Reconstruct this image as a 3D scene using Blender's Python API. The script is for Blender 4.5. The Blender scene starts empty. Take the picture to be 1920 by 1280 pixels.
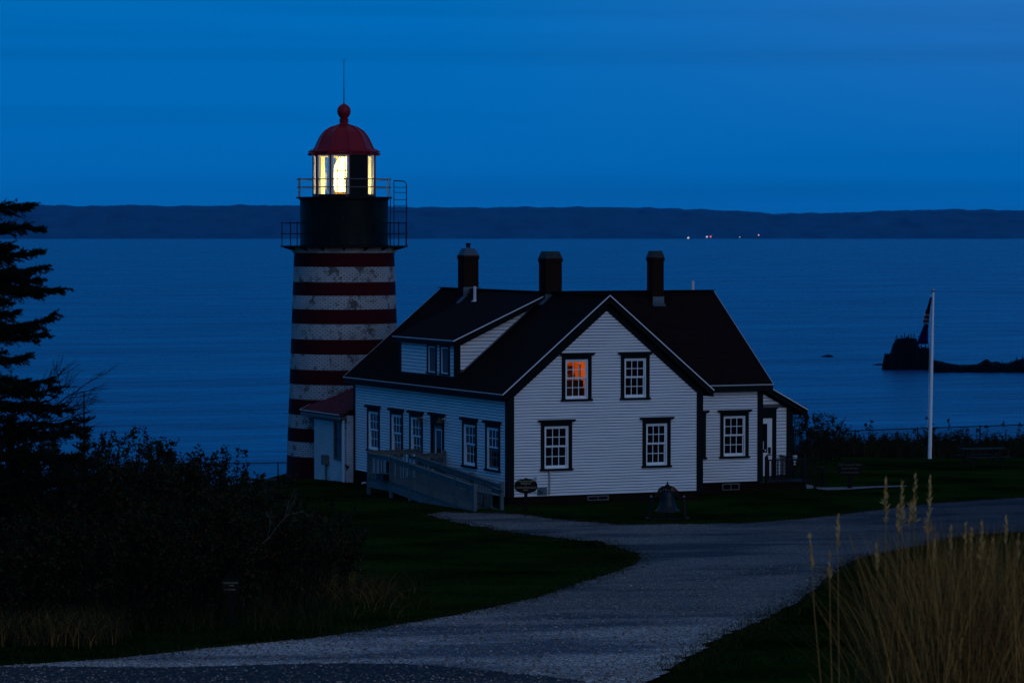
import bpy, bmesh, math, random
from mathutils import Vector, Matrix
from mathutils.geometry import delaunay_2d_cdt
from mathutils import noise as mnoise
R = math.radians
random.seed(7)
SC = bpy.context.scene
COL = SC.collection

# ------------------------------------------------------------------ camera
CAM = Vector((-45.62, -102.94, 9.012)); YAW = 0.41828; PIT = 0.033495; FPX = 6280.0
cd = bpy.data.cameras.new("camera"); cam = bpy.data.objects.new("camera", cd); COL.objects.link(cam)
cam.location = CAM; cam.rotation_euler = (math.pi / 2 - PIT, 0, -YAW)
cd.sensor_width = 36; cd.lens = FPX / 1920 * 36; cd.clip_start = 0.5; cd.clip_end = 60000
cd.dof.use_dof = True; cd.dof.focus_distance = 118; cd.dof.aperture_fstop = 9
SC.camera = cam
SC.render.resolution_x = 1024; SC.render.resolution_y = 682

# ------------------------------------------------------------------ world: dusk sky
W = bpy.data.worlds.new("World"); SC.world = W; W.use_nodes = True
nt = W.node_tree; nt.nodes.clear()
def N(nt, t, **kw):
    n = nt.nodes.new(t)
    for k, v in kw.items():
        if k == 'inp':
            for a, b in v.items(): n.inputs[a].default_value = b
        else: setattr(n, k, v)
    return n
def sky_world():
    L = nt.links.new
    tc = N(nt, 'ShaderNodeTexCoord'); sep = N(nt, 'ShaderNodeSeparateXYZ'); L(tc.outputs['Generated'], sep.inputs[0])
    ramp = N(nt, 'ShaderNodeValToRGB'); cr = ramp.color_ramp
    stops = [(0.0, (0.000, 0.030, 0.120)), (0.499, (0.000, 0.100, 0.38)), (0.502, (0.0, 0.128, 0.46)), (0.515, (0.0, 0.135, 0.465)),
             (0.535, (0.0, 0.150, 0.495)), (0.56, (0.0, 0.140, 0.48)), (0.66, (0.0, 0.135, 0.47)), (0.78, (0.008, 0.12, 0.35)), (0.9, (0.09, 0.13, 0.24)), (1.0, (0.12, 0.14, 0.20))]
    while len(cr.elements) < len(stops): cr.elements.new(0.5)
    for e, (p, c) in zip(cr.elements, stops): e.position = p; e.color = (*c, 1)
    mz = N(nt, 'ShaderNodeMath', operation='MULTIPLY_ADD', inp={1: 0.5, 2: 0.5}); L(sep.outputs[2], mz.inputs[0]); L(mz.outputs[0], ramp.inputs[0])
    # thin stratus: stretched noise over direction
    mp = N(nt, 'ShaderNodeMapping'); mp.inputs['Scale'].default_value = (1.8, 1.8, 75); L(tc.outputs['Generated'], mp.inputs[0])
    nz = N(nt, 'ShaderNodeTexNoise', inp={'Scale': 1.0, 'Detail': 5.0, 'Roughness': 0.55}); L(mp.outputs[0], nz.inputs[0])
    cl = N(nt, 'ShaderNodeMapRange', inp={'From Min': 0.50, 'From Max': 0.68, 'To Min': 1.0, 'To Max': 0.87}); L(nz.outputs[0], cl.inputs[0])
    mul = N(nt, 'ShaderNodeMix', data_type='RGBA', blend_type='MULTIPLY'); mul.inputs[0].default_value = 1
    L(ramp.outputs[0], mul.inputs[6]); cc = N(nt, 'ShaderNodeCombineColor'); 
    for i in range(3): L(cl.outputs[0], cc.inputs[i])
    L(cc.outputs[0], mul.inputs[7])
    # violet drift towards the right (south-east) of the sky
    vd = N(nt, 'ShaderNodeVectorMath', operation='DOT_PRODUCT'); vd.inputs[1].default_value = (math.cos(YAW), -math.sin(YAW), 0); L(tc.outputs['Generated'], vd.inputs[0])
    vm = N(nt, 'ShaderNodeMapRange', inp={'From Min': -0.02, 'From Max': 0.16, 'To Min': 0.0, 'To Max': 1.0}); L(vd.outputs['Value'], vm.inputs[0])
    ve = N(nt, 'ShaderNodeMapRange', inp={'From Min': 0.02, 'From Max': 0.07, 'To Min': 0.0, 'To Max': 1.0}); L(sep.outputs[2], ve.inputs[0])
    vv = N(nt, 'ShaderNodeMath', operation='MULTIPLY'); L(vm.outputs[0], vv.inputs[0]); L(ve.outputs[0], vv.inputs[1])
    vf = N(nt, 'ShaderNodeMapRange', inp={'From Min': 0.07, 'From Max': 0.14, 'To Min': 1.0, 'To Max': 0.0}); L(sep.outputs[2], vf.inputs[0])
    v2 = N(nt, 'ShaderNodeMath', operation='MULTIPLY'); L(vv.outputs[0], v2.inputs[0]); L(vf.outputs[0], v2.inputs[1])
    va = N(nt, 'ShaderNodeMix', data_type='RGBA', blend_type='ADD'); va.inputs[7].default_value = (0.016, 0.008, 0.02, 1)
    L(v2.outputs[0], va.inputs[0]); L(mul.outputs[2], va.inputs[6])
    # afterglow of the set sun behind the camera (west)
    sk = N(nt, 'ShaderNodeTexSky'); sk.sky_type = 'NISHITA'; sk.sun_disc = False
    sk.sun_elevation = R(0.0); sk.sun_rotation = math.pi + YAW; sk.ozone_density = 4
    b1 = N(nt, 'ShaderNodeBackground', inp={'Strength': 1.0}); L(va.outputs[2], b1.inputs[0])
    gd = N(nt, 'ShaderNodeVectorMath', operation='DOT_PRODUCT'); gd.inputs[1].default_value = (-math.sin(YAW), -math.cos(YAW), 0); L(tc.outputs['Generated'], gd.inputs[0])
    gm = N(nt, 'ShaderNodeMapRange', inp={'From Min': 0.0, 'From Max': 0.8, 'To Min': 0.0, 'To Max': 0.13}); L(gd.outputs['Value'], gm.inputs[0])
    b2 = N(nt, 'ShaderNodeBackground'); L(sk.outputs[0], b2.inputs[0]); L(gm.outputs[0], b2.inputs[1])
    ad = N(nt, 'ShaderNodeAddShader'); L(b1.outputs[0], ad.inputs[0]); L(b2.outputs[0], ad.inputs[1])
    out = N(nt, 'ShaderNodeOutputWorld'); L(ad.outputs[0], out.inputs[0])
sky_world()
sd = bpy.data.lights.new("afterglow", 'SUN'); so = bpy.data.objects.new("afterglow", sd); COL.objects.link(so)
sd.energy = 0.37; sd.angle = R(50); sd.color = (0.90, 0.93, 1.0)
so.rotation_euler = (R(72), 0, R(8))     # light from the west, low, behind the camera
SC.view_settings.view_transform = 'Standard'; SC.view_settings.look = 'None'
SC.view_settings.exposure = 0; SC.view_settings.gamma = 1
SC.cycles.max_bounces = 6; SC.cycles.volume_bounces = 0; SC.cycles.transparent_max_bounces = 12
SC.cycles.sample_clamp_indirect = 4

# ------------------------------------------------------------------ coordinates
cY, sY = math.cos(YAW), math.sin(YAW)
def sd2w(s, D): return (CAM.x + s * cY + D * sY, CAM.y - s * sY + D * cY)
def w2sd(x, y):
    x -= CAM.x; y -= CAM.y
    return x * cY - y * sY, x * sY + y * cY
def rayd(u, v):
    a = (u - 960) / FPX; b = -(v - 640) / FPX
    d = math.cos(PIT) + b * math.sin(PIT); z = b * math.cos(PIT) - math.sin(PIT)
    return a / d, z / d              # lateral and vertical slope per metre of depth
def at(u, v, D):
    a, z = rayd(u, v); x, y = sd2w(a * D, D)
    return Vector((x, y, CAM.z + z * D))
PROF = [(-40, 8.6), (0, 7.3), (10, 6.6), (20, 5.5), (32, 4.1), (45, 2.92), (60, 1.9), (75, 1.05), (90, .35), (105, -.15),
        (112, -.28), (125, -.48), (140, -.72), (150, -1.15), (158, -1.75), (166, -3.4), (176, -9), (190, -20), (205, -27), (260, -30)]
def prof(D):
    if D <= PROF[0][0]: return PROF[0][1]
    if D >= PROF[-1][0]: return PROF[-1][1]
    for i in range(len(PROF) - 1):
        if PROF[i][0] <= D <= PROF[i + 1][0]:
            x0, y0 = PROF[i]; x1, y1 = PROF[i + 1]
            m = lambda k: 0 if k <= 0 or k >= len(PROF) - 1 else (PROF[k + 1][1] - PROF[k - 1][1]) / (PROF[k + 1][0] - PROF[k - 1][0])
            h = x1 - x0; t = (D - x0) / h; m0, m1 = m(i) * h, m(i + 1) * h
            return (2*t**3 - 3*t*t + 1)*y0 + (t**3 - 2*t*t + t)*m0 + (3*t*t - 2*t**3)*y1 + (t**3 - t*t)*m1
def sm(a, b, x):
    t = max(0, min(1, (x - a) / (b - a))); return t * t * (3 - 2 * t)
def gz(x, y):
    s, D = w2sd(x, y)
    z = prof(D)
    z -= 0.27 * max(0, -7.2 - s) * sm(118, 145, D) * (1 - sm(165, 185, D))
    z += 0.05 * mnoise.noise(Vector((x * .12, y * .12, 0))) * sm(30, 60, D) * (1 - sm(104, 112, D) * (1 - sm(122, 130, D)))
    return z
def gp(u, v, lo=15.0, hi=200.0):
    a, zz = rayd(u, v); D = lo
    while D < hi:
        x, y = sd2w(a * D, D)
        if CAM.z + zz * D <= gz(x, y):
            l, h = D - .5, D
            for _ in range(12):
                m = (l + h) / 2; x, y = sd2w(a * m, m)
                if CAM.z + zz * m <= gz(x, y): h = m
                else: l = m
            x, y = sd2w(a * h, h); return Vector((x, y, gz(x, y)))
        D += .5
    x, y = sd2w(a * hi, hi); return Vector((x, y, gz(x, y)))
def onground(u, D):
    a, _ = rayd(u, 640); x, y = sd2w(a * D, D); return Vector((x, y, gz(x, y)))
FACE = -YAW     # rotation about z that turns a thing's front (-Y) to the camera side

# ------------------------------------------------------------------ object helpers
def tag(o, label=None, cat=None, group=None, kind=None):
    if label: o['label'] = label
    if cat: o['category'] = cat
    if group: o['group'] = group
    if kind: o['kind'] = kind
    return o
def thing(name, label, cat, loc=(0, 0, 0), rz=0, group=None):
    o = bpy.data.objects.new(name, None); COL.objects.link(o); o.location = loc; o.rotation_euler = (0, 0, rz)
    o.empty_display_size = .2
    return tag(o, label, cat, group)
class MB:
    def __init__(s): s.v = []; s.f = []; s.m = []; s.pieces = []
    def add(s, vs, fs, mi=0):
        k = len(s.v); s.pieces.append((k, len(s.f))); s.v += [tuple(p) for p in vs]; s.f += [tuple(k + i for i in f) for f in fs]; s.m += [mi] * len(fs); return s
    def box(s, x0, x1, y0, y1, z0, z1, mi=0):
        vs = [(x, y, z) for z in (z0, z1) for y in (y0, y1) for x in (x0, x1)]
        return s.add(vs, [(0,2,3,1),(4,5,7,6),(0,1,5,4),(2,6,7,3),(0,4,6,2),(1,3,7,5)], mi)
    def prism(s, poly, n, mi=0):        # poly: 3-D points, extruded by vector n
        n = Vector(n); a = [Vector(p) for p in poly]; b = [p + n for p in a]; k = len(a)
        return s.add(a + b, [tuple(range(k))[::-1], tuple(range(k, 2*k))] + [(i, (i+1) % k, k + (i+1) % k, k + i) for i in range(k)], mi)
    def bar(s, p, q, w, h, up=(0, 0, 1), mi=0):   # rectangular bar from p to q
        p, q = Vector(p), Vector(q); d = (q - p).normalized(); up = Vector(up)
        sd_ = d.cross(up)
        if sd_.length < 1e-4: sd_ = d.cross(Vector((0, 1, 0)))
        sd_.normalize(); u = sd_.cross(d).normalized(); a = sd_ * (w/2); b = u * (h/2)
        vs = [p-a-b, p+a-b, p+a+b, p-a+b, q-a-b, q+a-b, q+a+b, q-a+b]
        return s.add(vs, [(0,1,2,3),(7,6,5,4),(0,4,5,1),(1,5,6,2),(2,6,7,3),(3,7,4,0)], mi)
    def tube(s, pts, rad, n=6, mi=0, cap=True):
        pts = [Vector(p) for p in pts]; rs = rad if isinstance(rad, (list, tuple)) else [rad] * len(pts)
        k0 = len(s.v); prev = None
        for i, p in enumerate(pts):
            d = (pts[min(i+1, len(pts)-1)] - pts[max(i-1, 0)])
            d = d.normalized() if d.length > 1e-9 else Vector((0, 0, 1))
            ref = prev if prev is not None else (Vector((0, 0, 1)) if abs(d.z) < .9 else Vector((1, 0, 0)))
            a = ref - d * ref.dot(d)
            if a.length < 1e-5: a = d.orthogonal()
            a.normalize(); prev = a; b = d.cross(a)
            for j in range(n):
                t = 2 * math.pi * j / n; q = p + (a * math.cos(t) + b * math.sin(t)) * rs[i]; s.v.append(tuple(q))
        for i in range(len(pts) - 1):
            for j in range(n):
                s.f.append((k0+i*n+j, k0+i*n+(j+1) % n, k0+(i+1)*n+(j+1) % n, k0+(i+1)*n+j)); s.m.append(mi)
        if cap and n > 2:
            s.f.append(tuple(k0 + j for j in range(n))[::-1]); s.m.append(mi)
            s.f.append(tuple(k0 + (len(pts)-1)*n + j for j in range(n))); s.m.append(mi)
        return s
    def lathe(s, prof_, n=32, c=(0, 0, 0), mi=0, a0=0.0, mis=None, closed=True):
        k0 = len(s.v); c = Vector(c)
        for r, z in prof_:
            for j in range(n):
                t = a0 + 2*math.pi*j/n; s.v.append((c.x + r*math.cos(t), c.y + r*math.sin(t), c.z + z))
        for i in range(len(prof_) - 1):
            for j in range(n):
                s.f.append((k0+i*n+j, k0+i*n+(j+1) % n, k0+(i+1)*n+(j+1) % n, k0+(i+1)*n+j)); s.m.append(mis[i] if mis else mi)
        return s
    def build_split(s, name, mats, parent=None):      # every added piece becomes a part of its own
        pcs = s.pieces + [(len(s.v), len(s.f))]
        for (v0, f0), (v1, f1) in zip(pcs, pcs[1:]):
            q = MB(); q.v = s.v[v0:v1]; q.f = [tuple(i - v0 for i in f) for f in s.f[f0:f1]]; q.m = s.m[f0:f1]; q.build(name, mats, parent)
    def build(s, name, mats, parent=None, smooth=False, bevel=0):
        me = bpy.data.meshes.new(name); me.from_pydata(s.v, [], s.f); 
        for m in (mats if isinstance(mats, (list, tuple)) else [mats]): me.materials.append(m)
        if any(s.m): me.polygons.foreach_set('material_index', s.m)
        if smooth: me.polygons.foreach_set('use_smooth', [True] * len(me.polygons))
        me.update(); me.validate(clean_customdata=False)
        o = bpy.data.objects.new(name, me); COL.objects.link(o)
        if parent: o.parent = parent
        if smooth: 
            try: me.set_sharp_from_angle(angle=R(40))
            except Exception: pass
        if bevel:
            b = o.modifiers.new('b', 'BEVEL'); b.width = bevel; b.segments = 1; b.limit_method = 'ANGLE'
        return o

# ------------------------------------------------------------------ materials
M = {}
def mat(name, col, rough=.7, metal=0, spec=.06, var=0.0, vscale=3.0, bump=0.0, bscale=20.0, col2=None, stretch=(1, 1, 1), emit=None, estr=0):
    m = bpy.data.materials.new(name); m.use_nodes = True; t = m.node_tree; p = t.nodes['Principled BSDF']; L = t.links.new
    p.inputs['Base Color'].default_value = (*col, 1); p.inputs['Roughness'].default_value = rough
    p.inputs['Metallic'].default_value = metal; p.inputs['Specular IOR Level'].default_value = spec
    if var or bump or col2:
        tc = N(t, 'ShaderNodeTexCoord'); mp = N(t, 'ShaderNodeMapping'); mp.inputs['Scale'].default_value = stretch; L(tc.outputs['Object'], mp.inputs[0])
    if var or col2:
        nz = N(t, 'ShaderNodeTexNoise', inp={'Scale': vscale, 'Detail': 6.0, 'Roughness': .6}); L(mp.outputs[0], nz.inputs[0])
        rp = N(t, 'ShaderNodeValToRGB'); L(nz.outputs[0], rp.inputs[0])
        c2 = col2 or tuple(c * (1 - var) for c in col)
        rp.color_ramp.elements[0].position = .35; rp.color_ramp.elements[1].position = .65
        rp.color_ramp.elements[0].color = (*c2, 1); rp.color_ramp.elements[1].color = (*col, 1)
        L(rp.outputs[0], p.inputs['Base Color'])
    if bump:
        nb = N(t, 'ShaderNodeTexNoise', inp={'Scale': bscale, 'Detail': 4.0}); L(mp.outputs[0], nb.inputs[0])
        b = N(t, 'ShaderNodeBump', inp={'Strength': bump, 'Distance': .03}); L(nb.outputs[0], b.inputs['Height']); L(b.outputs[0], p.inputs['Normal'])
    if emit:
        p.inputs['Emission Color'].default_value = (*emit, 1); p.inputs['Emission Strength'].default_value = estr
    M[name] = m; return m
mat('white_siding', (.80, .78, .75), .55, var=.17, vscale=1.6, stretch=(.5, .5, 7), bump=.15, bscale=30)
mat('groove', (.10, .10, .11), .9)
mat('trim_green', (.0055, .0095, .0085), .6, spec=.05, var=.25, vscale=5)
mat('drip_edge', (.60, .64, .66), .45, spec=.5)
mat('white_paint', (.80, .79, .76), .5, var=.08, vscale=9)
mat('grey_paint', (.105, .135, .135), .6, var=.25, vscale=6)
mat('grey_paint_worn', (.13, .135, .115), .75, var=.35, vscale=8)
mat('porch_paint', (.007, .007, .007), .6, spec=.1)
mat('black_iron', (.004, .004, .004), .5, spec=.1)
mat('black_drum', (.0012, .002, .0015), .45, spec=.06, col2=(.005, .010, .007), vscale=2.5, stretch=(1, 1, .35))
mat('red_paint', (.22, .012, .018), .45, spec=.4, var=.2, vscale=4)
mat('dark_metal', (.006, .006, .006), .4, metal=.2, spec=.2)
mat('galvanised', (.30, .33, .35), .4, metal=.5, var=.2)
mat('flashing', (.10, .14, .16), .45, metal=.4, var=.4, vscale=12)
mat('glass_dark', (.004, .005, .008), .06, spec=.55)
mat('curtain', (.05, .055, .05), .9)
mat('brass', (.10, .05, .02), .35, metal=.3)
mat('wood_dark', (.012, .009, .007), .7, var=.3)
mat('sign_letter', (.30, .25, .14), .6)
mat('concrete', (.20, .20, .20), .85, var=.25, vscale=4)
mat('stone_block', (.030, .026, .024), .9, var=.4, vscale=6)
mat('bell_bronze', (.005, .010, .013), .45, metal=0, spec=.25, var=.3, vscale=6)
mat('wreath_leaf', (.035, .022, .012), .8)
mat('wreath_bow', (.35, .10, .05), .7)
mat('rock', (.004, .004, .004), .9, var=.5, vscale=.4, bump=.6, bscale=.8)
mat('bird', (.008, .008, .009), .7)
mat('bark', (.018, .014, .011), .9, var=.3, vscale=10)
mat('twig_pale', (.16, .14, .12), .8, var=.4, vscale=10)
mat('needles', (.010, .016, .008), .7, col2=(.005, .008, .005), vscale=1.5)
mat('leaf', (.012, .018, .007), .6, col2=(.030, .014, .006), vscale=.9)
mat('leaf_far', (.007, .009, .006), .7, var=.4, vscale=1.2)
mat('flag_red', (.16, .012, .02), .8); mat('flag_white', (.40, .36, .38), .8); mat('flag_blue', (.008, .012, .09), .8)
mat('pipe_white', (.62, .58, .56), .5)
mat('paper', (.55, .55, .50), .7); mat('paper_red', (.35, .06, .04), .7); mat('paper_green', (.05, .22, .18), .7); mat('paper_gold', (.30, .20, .04), .7)
mat('soil', (.02, .016, .012), .95)

def brick(name, c1, c2, mortar, bw=.22, bh=.072, ms=.06, patch=None, bump=.5, uvmap=False, rough=.8, thr=(.55, .66)):
    m = bpy.data.materials.new(name); m.use_nodes = True; t = m.node_tree; p = t.nodes['Principled BSDF']; L = t.links.new
    tc = N(t, 'ShaderNodeTexCoord')
    b = N(t, 'ShaderNodeTexBrick', inp={'Color1': (*c1, 1), 'Color2': (*c2, 1), 'Mortar': (*mortar, 1), 'Scale': 1.0, 'Mortar Size': ms * bh * 2,
                                        'Mortar Smooth': .3, 'Brick Width': bw, 'Row Height': bh})
    L(tc.outputs['UV'], b.inputs[0]); last = b.outputs[0]
    if patch:
        nz = N(t, 'ShaderNodeTexNoise', inp={'Scale': 2.2, 'Detail': 9.0, 'Roughness': .72}); L(tc.outputs['Object'], nz.inputs[0])
        mr = N(t, 'ShaderNodeMapRange', inp={'From Min': thr[0], 'From Max': thr[1]}); L(nz.outputs[0], mr.inputs[0])
        mx = N(t, 'ShaderNodeMix', data_type='RGBA'); mx.inputs[7].default_value = (*patch, 1); L(mr.outputs[0], mx.inputs[0]); L(last, mx.inputs[6])
        n2 = N(t, 'ShaderNodeTexNoise', inp={'Scale': .8, 'Detail': 3.0}); L(tc.outputs['Object'], n2.inputs[0])
        m2 = N(t, 'ShaderNodeMapRange', inp={'From Min': .35, 'From Max': .7, 'To Min': .8, 'To Max': 1.0}); L(n2.outputs[0], m2.inputs[0])
        m3 = N(t, 'ShaderNodeMix', data_type='RGBA', blend_type='MULTIPLY'); m3.inputs[0].default_value = 1
        cc = N(t, 'ShaderNodeCombineColor'); [L(m2.outputs[0], cc.inputs[i]) for i in range(3)]
        L(mx.outputs[2], m3.inputs[6]); L(cc.outputs[0], m3.inputs[7]); last = m3.outputs[2]
    L(last, p.inputs['Base Color']); p.inputs['Roughness'].default_value = rough; p.inputs['Specular IOR Level'].default_value = .03 if name not in ('tower_white', 'annex_white') else .2
    bu = N(t, 'ShaderNodeBump', inp={'Strength': bump, 'Distance': .012}); bu.invert = True
    L(b.outputs['Fac'], bu.inputs['Height']); L(bu.outputs[0], p.inputs['Normal'])
    M[name] = m; return m
brick('tower_white', (.62, .60, .57), (.50, .49, .47), (.20, .19, .18), patch=(.10, .085, .075), ms=.16, thr=(.53, .60))
brick('tower_red', (.060, .0045, .0060), (.050, .004, .005), (.030, .003, .004), ms=.08, rough=.6)
brick('annex_white', (.62, .61, .59), (.54, .53, .52), (.36, .35, .34), patch=(.03, .02, .018), ms=.08, thr=(.63, .66))
brick('red_brick', (.026, .008, .004), (.018, .006, .0035), (.016, .010, .007), ms=.10)
brick('foundation', (.020, .008, .004), (.013, .006, .003), (.010, .007, .005), ms=.10)
brick('shingle', (.015, .0068, .0058), (.010, .0046, .0040), (.004, .002, .002), bw=.3, bh=.14, ms=.05, bump=.4, rough=.85)
brick('shingle_red', (.26, .055, .065), (.15, .030, .040), (.05, .016, .018), bw=.2, bh=.13, ms=.09, patch=(.05, .055, .03), bump=.8, rough=.8, thr=(.62, .7))

def box_uv(o, rot=None):      # planar UVs in metres from the dominant normal axis (z kept upright)
    me = o.data; uv = me.uv_layers.new(name='UVMap').data
    for p in me.polygons:
        n = p.normal
        if abs(n.z) > .95: f = lambda c: (c.x, c.y)
        else:
            h = Vector((-n.y, n.x, 0)).normalized(); up = n.cross(h); 
            if up.z < 0: up = -up
            f = lambda c, h=h, up=up: (c.dot(h), c.dot(up))
        for li in p.loop_indices:
            uv[li].uv = f(me.vertices[me.loops[li].vertex_index].co)
    return o
def cyl_uv(o, c, r):
    me = o.data; uv = me.uv_layers.new(name='UVMap').data
    for p in me.polygons:
        am = math.atan2(p.center.y - c[1], p.center.x - c[0])
        for li in p.loop_indices:
            q = me.vertices[me.loops[li].vertex_index].co; a = math.atan2(q.y - c[1], q.x - c[0])
            while a - am > math.pi: a -= 2*math.pi
            while a - am < -math.pi: a += 2*math.pi
            uv[li].uv = (a * r, q.z)
    return o

# ------------------------------------------------------------------ setting: ground, path, road, sea, hills
def ground_mat():
    m = bpy.data.materials.new('lawn'); m.use_nodes = True; t = m.node_tree; p = t.nodes['Principled BSDF']; L = t.links.new
    tc = N(t, 'ShaderNodeTexCoord')
    a = N(t, 'ShaderNodeTexNoise', inp={'Scale': .22, 'Detail': 5.0, 'Roughness': .6}); L(tc.outputs['Object'], a.inputs[0])
    b = N(t, 'ShaderNodeTexNoise', inp={'Scale': 9.0, 'Detail': 6.0, 'Roughness': .7}); L(tc.outputs['Object'], b.inputs[0])
    r1 = N(t, 'ShaderNodeValToRGB'); L(a.outputs[0], r1.inputs[0])
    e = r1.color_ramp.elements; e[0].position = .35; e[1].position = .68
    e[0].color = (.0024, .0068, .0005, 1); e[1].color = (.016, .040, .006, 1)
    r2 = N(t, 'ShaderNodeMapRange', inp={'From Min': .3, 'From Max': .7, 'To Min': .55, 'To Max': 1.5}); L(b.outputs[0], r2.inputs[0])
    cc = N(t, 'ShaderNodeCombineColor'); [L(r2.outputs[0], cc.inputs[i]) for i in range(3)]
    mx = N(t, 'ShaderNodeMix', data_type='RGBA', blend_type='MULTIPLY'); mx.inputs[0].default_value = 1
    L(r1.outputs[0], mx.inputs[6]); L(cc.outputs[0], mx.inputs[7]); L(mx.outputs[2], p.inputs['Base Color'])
    p.inputs['Roughness'].default_value = 1; p.inputs['Specular IOR Level'].default_value = 0
    bu = N(t, 'ShaderNodeBump', inp={'Strength': 1.0, 'Distance': .12}); L(b.outputs[0], bu.inputs['Height']); L(bu.outputs[0], p.inputs['Normal'])
    M['lawn'] = m
def gravel_mat(name, cols, stone_scale, patchc, damp, apron=False):
    m = bpy.data.materials.new(name); m.use_nodes = True; t = m.node_tree; p = t.nodes['Principled BSDF']; L = t.links.new
    tc = N(t, 'ShaderNodeTexCoord')
    v = N(t, 'ShaderNodeTexVoronoi', inp={'Scale': stone_scale, 'Randomness': 1.0}); L(tc.outputs['Object'], v.inputs[0])
    sep = N(t, 'ShaderNodeSeparateColor'); L(v.outputs['Color'], sep.inputs[0])
    r = N(t, 'ShaderNodeValToRGB'); L(sep.outputs[0], r.inputs[0]); el = r.color_ramp.elements
    while len(el) < len(cols): el.new(.5)
    for q, (pos, c) in zip(el, cols): q.position = pos; q.color = (*c, 1)
    a = N(t, 'ShaderNodeTexNoise', inp={'Scale': .30, 'Detail': 4.0, 'Roughness': .55}); 
    mp = N(t, 'ShaderNodeMapping'); mp.inputs['Rotation'].default_value = (0, 0, R(-25)); mp.inputs['Scale'].default_value = (.45, 1, 1)
    L(tc.outputs['Object'], mp.inputs[0]); L(mp.outputs[0], a.inputs[0])
    mr = N(t, 'ShaderNodeMapRange', inp={'From Min': damp[0], 'From Max': damp[1]}); L(a.outputs[0], mr.inputs[0])
    mx = N(t, 'ShaderNodeMix', data_type='RGBA', blend_type='MULTIPLY'); mx.inputs[7].default_value = (*patchc, 1)
    L(mr.outputs[0], mx.inputs[0]); L(r.outputs[0], mx.inputs[6]); last = mx.outputs[2]
    if apron:    # cleaner, paler loose gravel where the drive meets the road
        ge = N(t, 'ShaderNodeNewGeometry'); dt = N(t, 'ShaderNodeVectorMath', operation='DOT_PRODUCT'); dt.inputs[1].default_value = (sY*.93 + cY*.36, cY*.93 - sY*.36, 0); L(ge.outputs['Position'], dt.inputs[0])
        n3 = N(t, 'ShaderNodeTexNoise', inp={'Scale': .5, 'Detail': 5.0}); L(tc.outputs['Object'], n3.inputs[0])
        ad = N(t, 'ShaderNodeMath', operation='MULTIPLY_ADD', inp={1: 9.0}); L(n3.outputs[0], ad.inputs[0]); L(dt.outputs['Value'], ad.inputs[2])
        o0 = (sY*.93 + cY*.36)*CAM.x + (cY*.93 - sY*.36)*CAM.y
        m4 = N(t, 'ShaderNodeMapRange', inp={'From Min': o0 + 55.5, 'From Max': o0 + 65.5, 'To Min': 3.0, 'To Max': 1.0}); L(ad.outputs[0], m4.inputs[0])
        # gravel colour darkens towards the far right branch of the drive
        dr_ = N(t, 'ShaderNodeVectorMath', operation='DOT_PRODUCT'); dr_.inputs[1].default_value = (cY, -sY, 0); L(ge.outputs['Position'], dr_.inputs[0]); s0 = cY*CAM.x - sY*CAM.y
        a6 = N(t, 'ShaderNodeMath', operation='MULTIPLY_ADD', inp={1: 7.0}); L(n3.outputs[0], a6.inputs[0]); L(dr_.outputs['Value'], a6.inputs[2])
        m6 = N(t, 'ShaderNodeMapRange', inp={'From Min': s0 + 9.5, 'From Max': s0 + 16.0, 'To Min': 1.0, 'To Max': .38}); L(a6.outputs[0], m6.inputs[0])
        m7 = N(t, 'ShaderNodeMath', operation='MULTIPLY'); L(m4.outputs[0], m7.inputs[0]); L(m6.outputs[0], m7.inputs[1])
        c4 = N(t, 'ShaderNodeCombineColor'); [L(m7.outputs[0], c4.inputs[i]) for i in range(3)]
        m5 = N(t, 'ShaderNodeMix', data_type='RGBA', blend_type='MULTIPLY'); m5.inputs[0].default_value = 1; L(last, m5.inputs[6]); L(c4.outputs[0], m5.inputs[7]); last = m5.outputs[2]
    L(last, p.inputs['Base Color'])
    p.inputs['Roughness'].default_value = .85; p.inputs['Specular IOR Level'].default_value = .2
    b2 = N(t, 'ShaderNodeTexNoise', inp={'Scale': 1.3, 'Detail': 3.0}); L(tc.outputs['Object'], b2.inputs[0])
    sc = N(t, 'ShaderNodeMath', operation='MULTIPLY_ADD', inp={1: 1.2}); L(b2.outputs[0], sc.inputs[0]); L(v.outputs['Distance'], sc.inputs[2])
    bu = N(t, 'ShaderNodeBump', inp={'Strength': .9, 'Distance': .03}); bu.invert = True; L(sc.outputs[0], bu.inputs['Height']); L(bu.outputs[0], p.inputs['Normal'])
    M[name] = m
ground_mat()
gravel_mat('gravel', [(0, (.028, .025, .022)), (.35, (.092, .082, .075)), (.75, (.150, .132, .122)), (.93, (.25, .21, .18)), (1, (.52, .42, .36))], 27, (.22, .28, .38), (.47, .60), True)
gravel_mat('asphalt', [(0, (.010, .007, .006)), (.6, (.017, .012, .010)), (.88, (.04, .030, .026)), (.96, (.16, .12, .10)), (1, (.38, .28, .24))], 22, (.6, .65, .7), (.45, .6))

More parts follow.
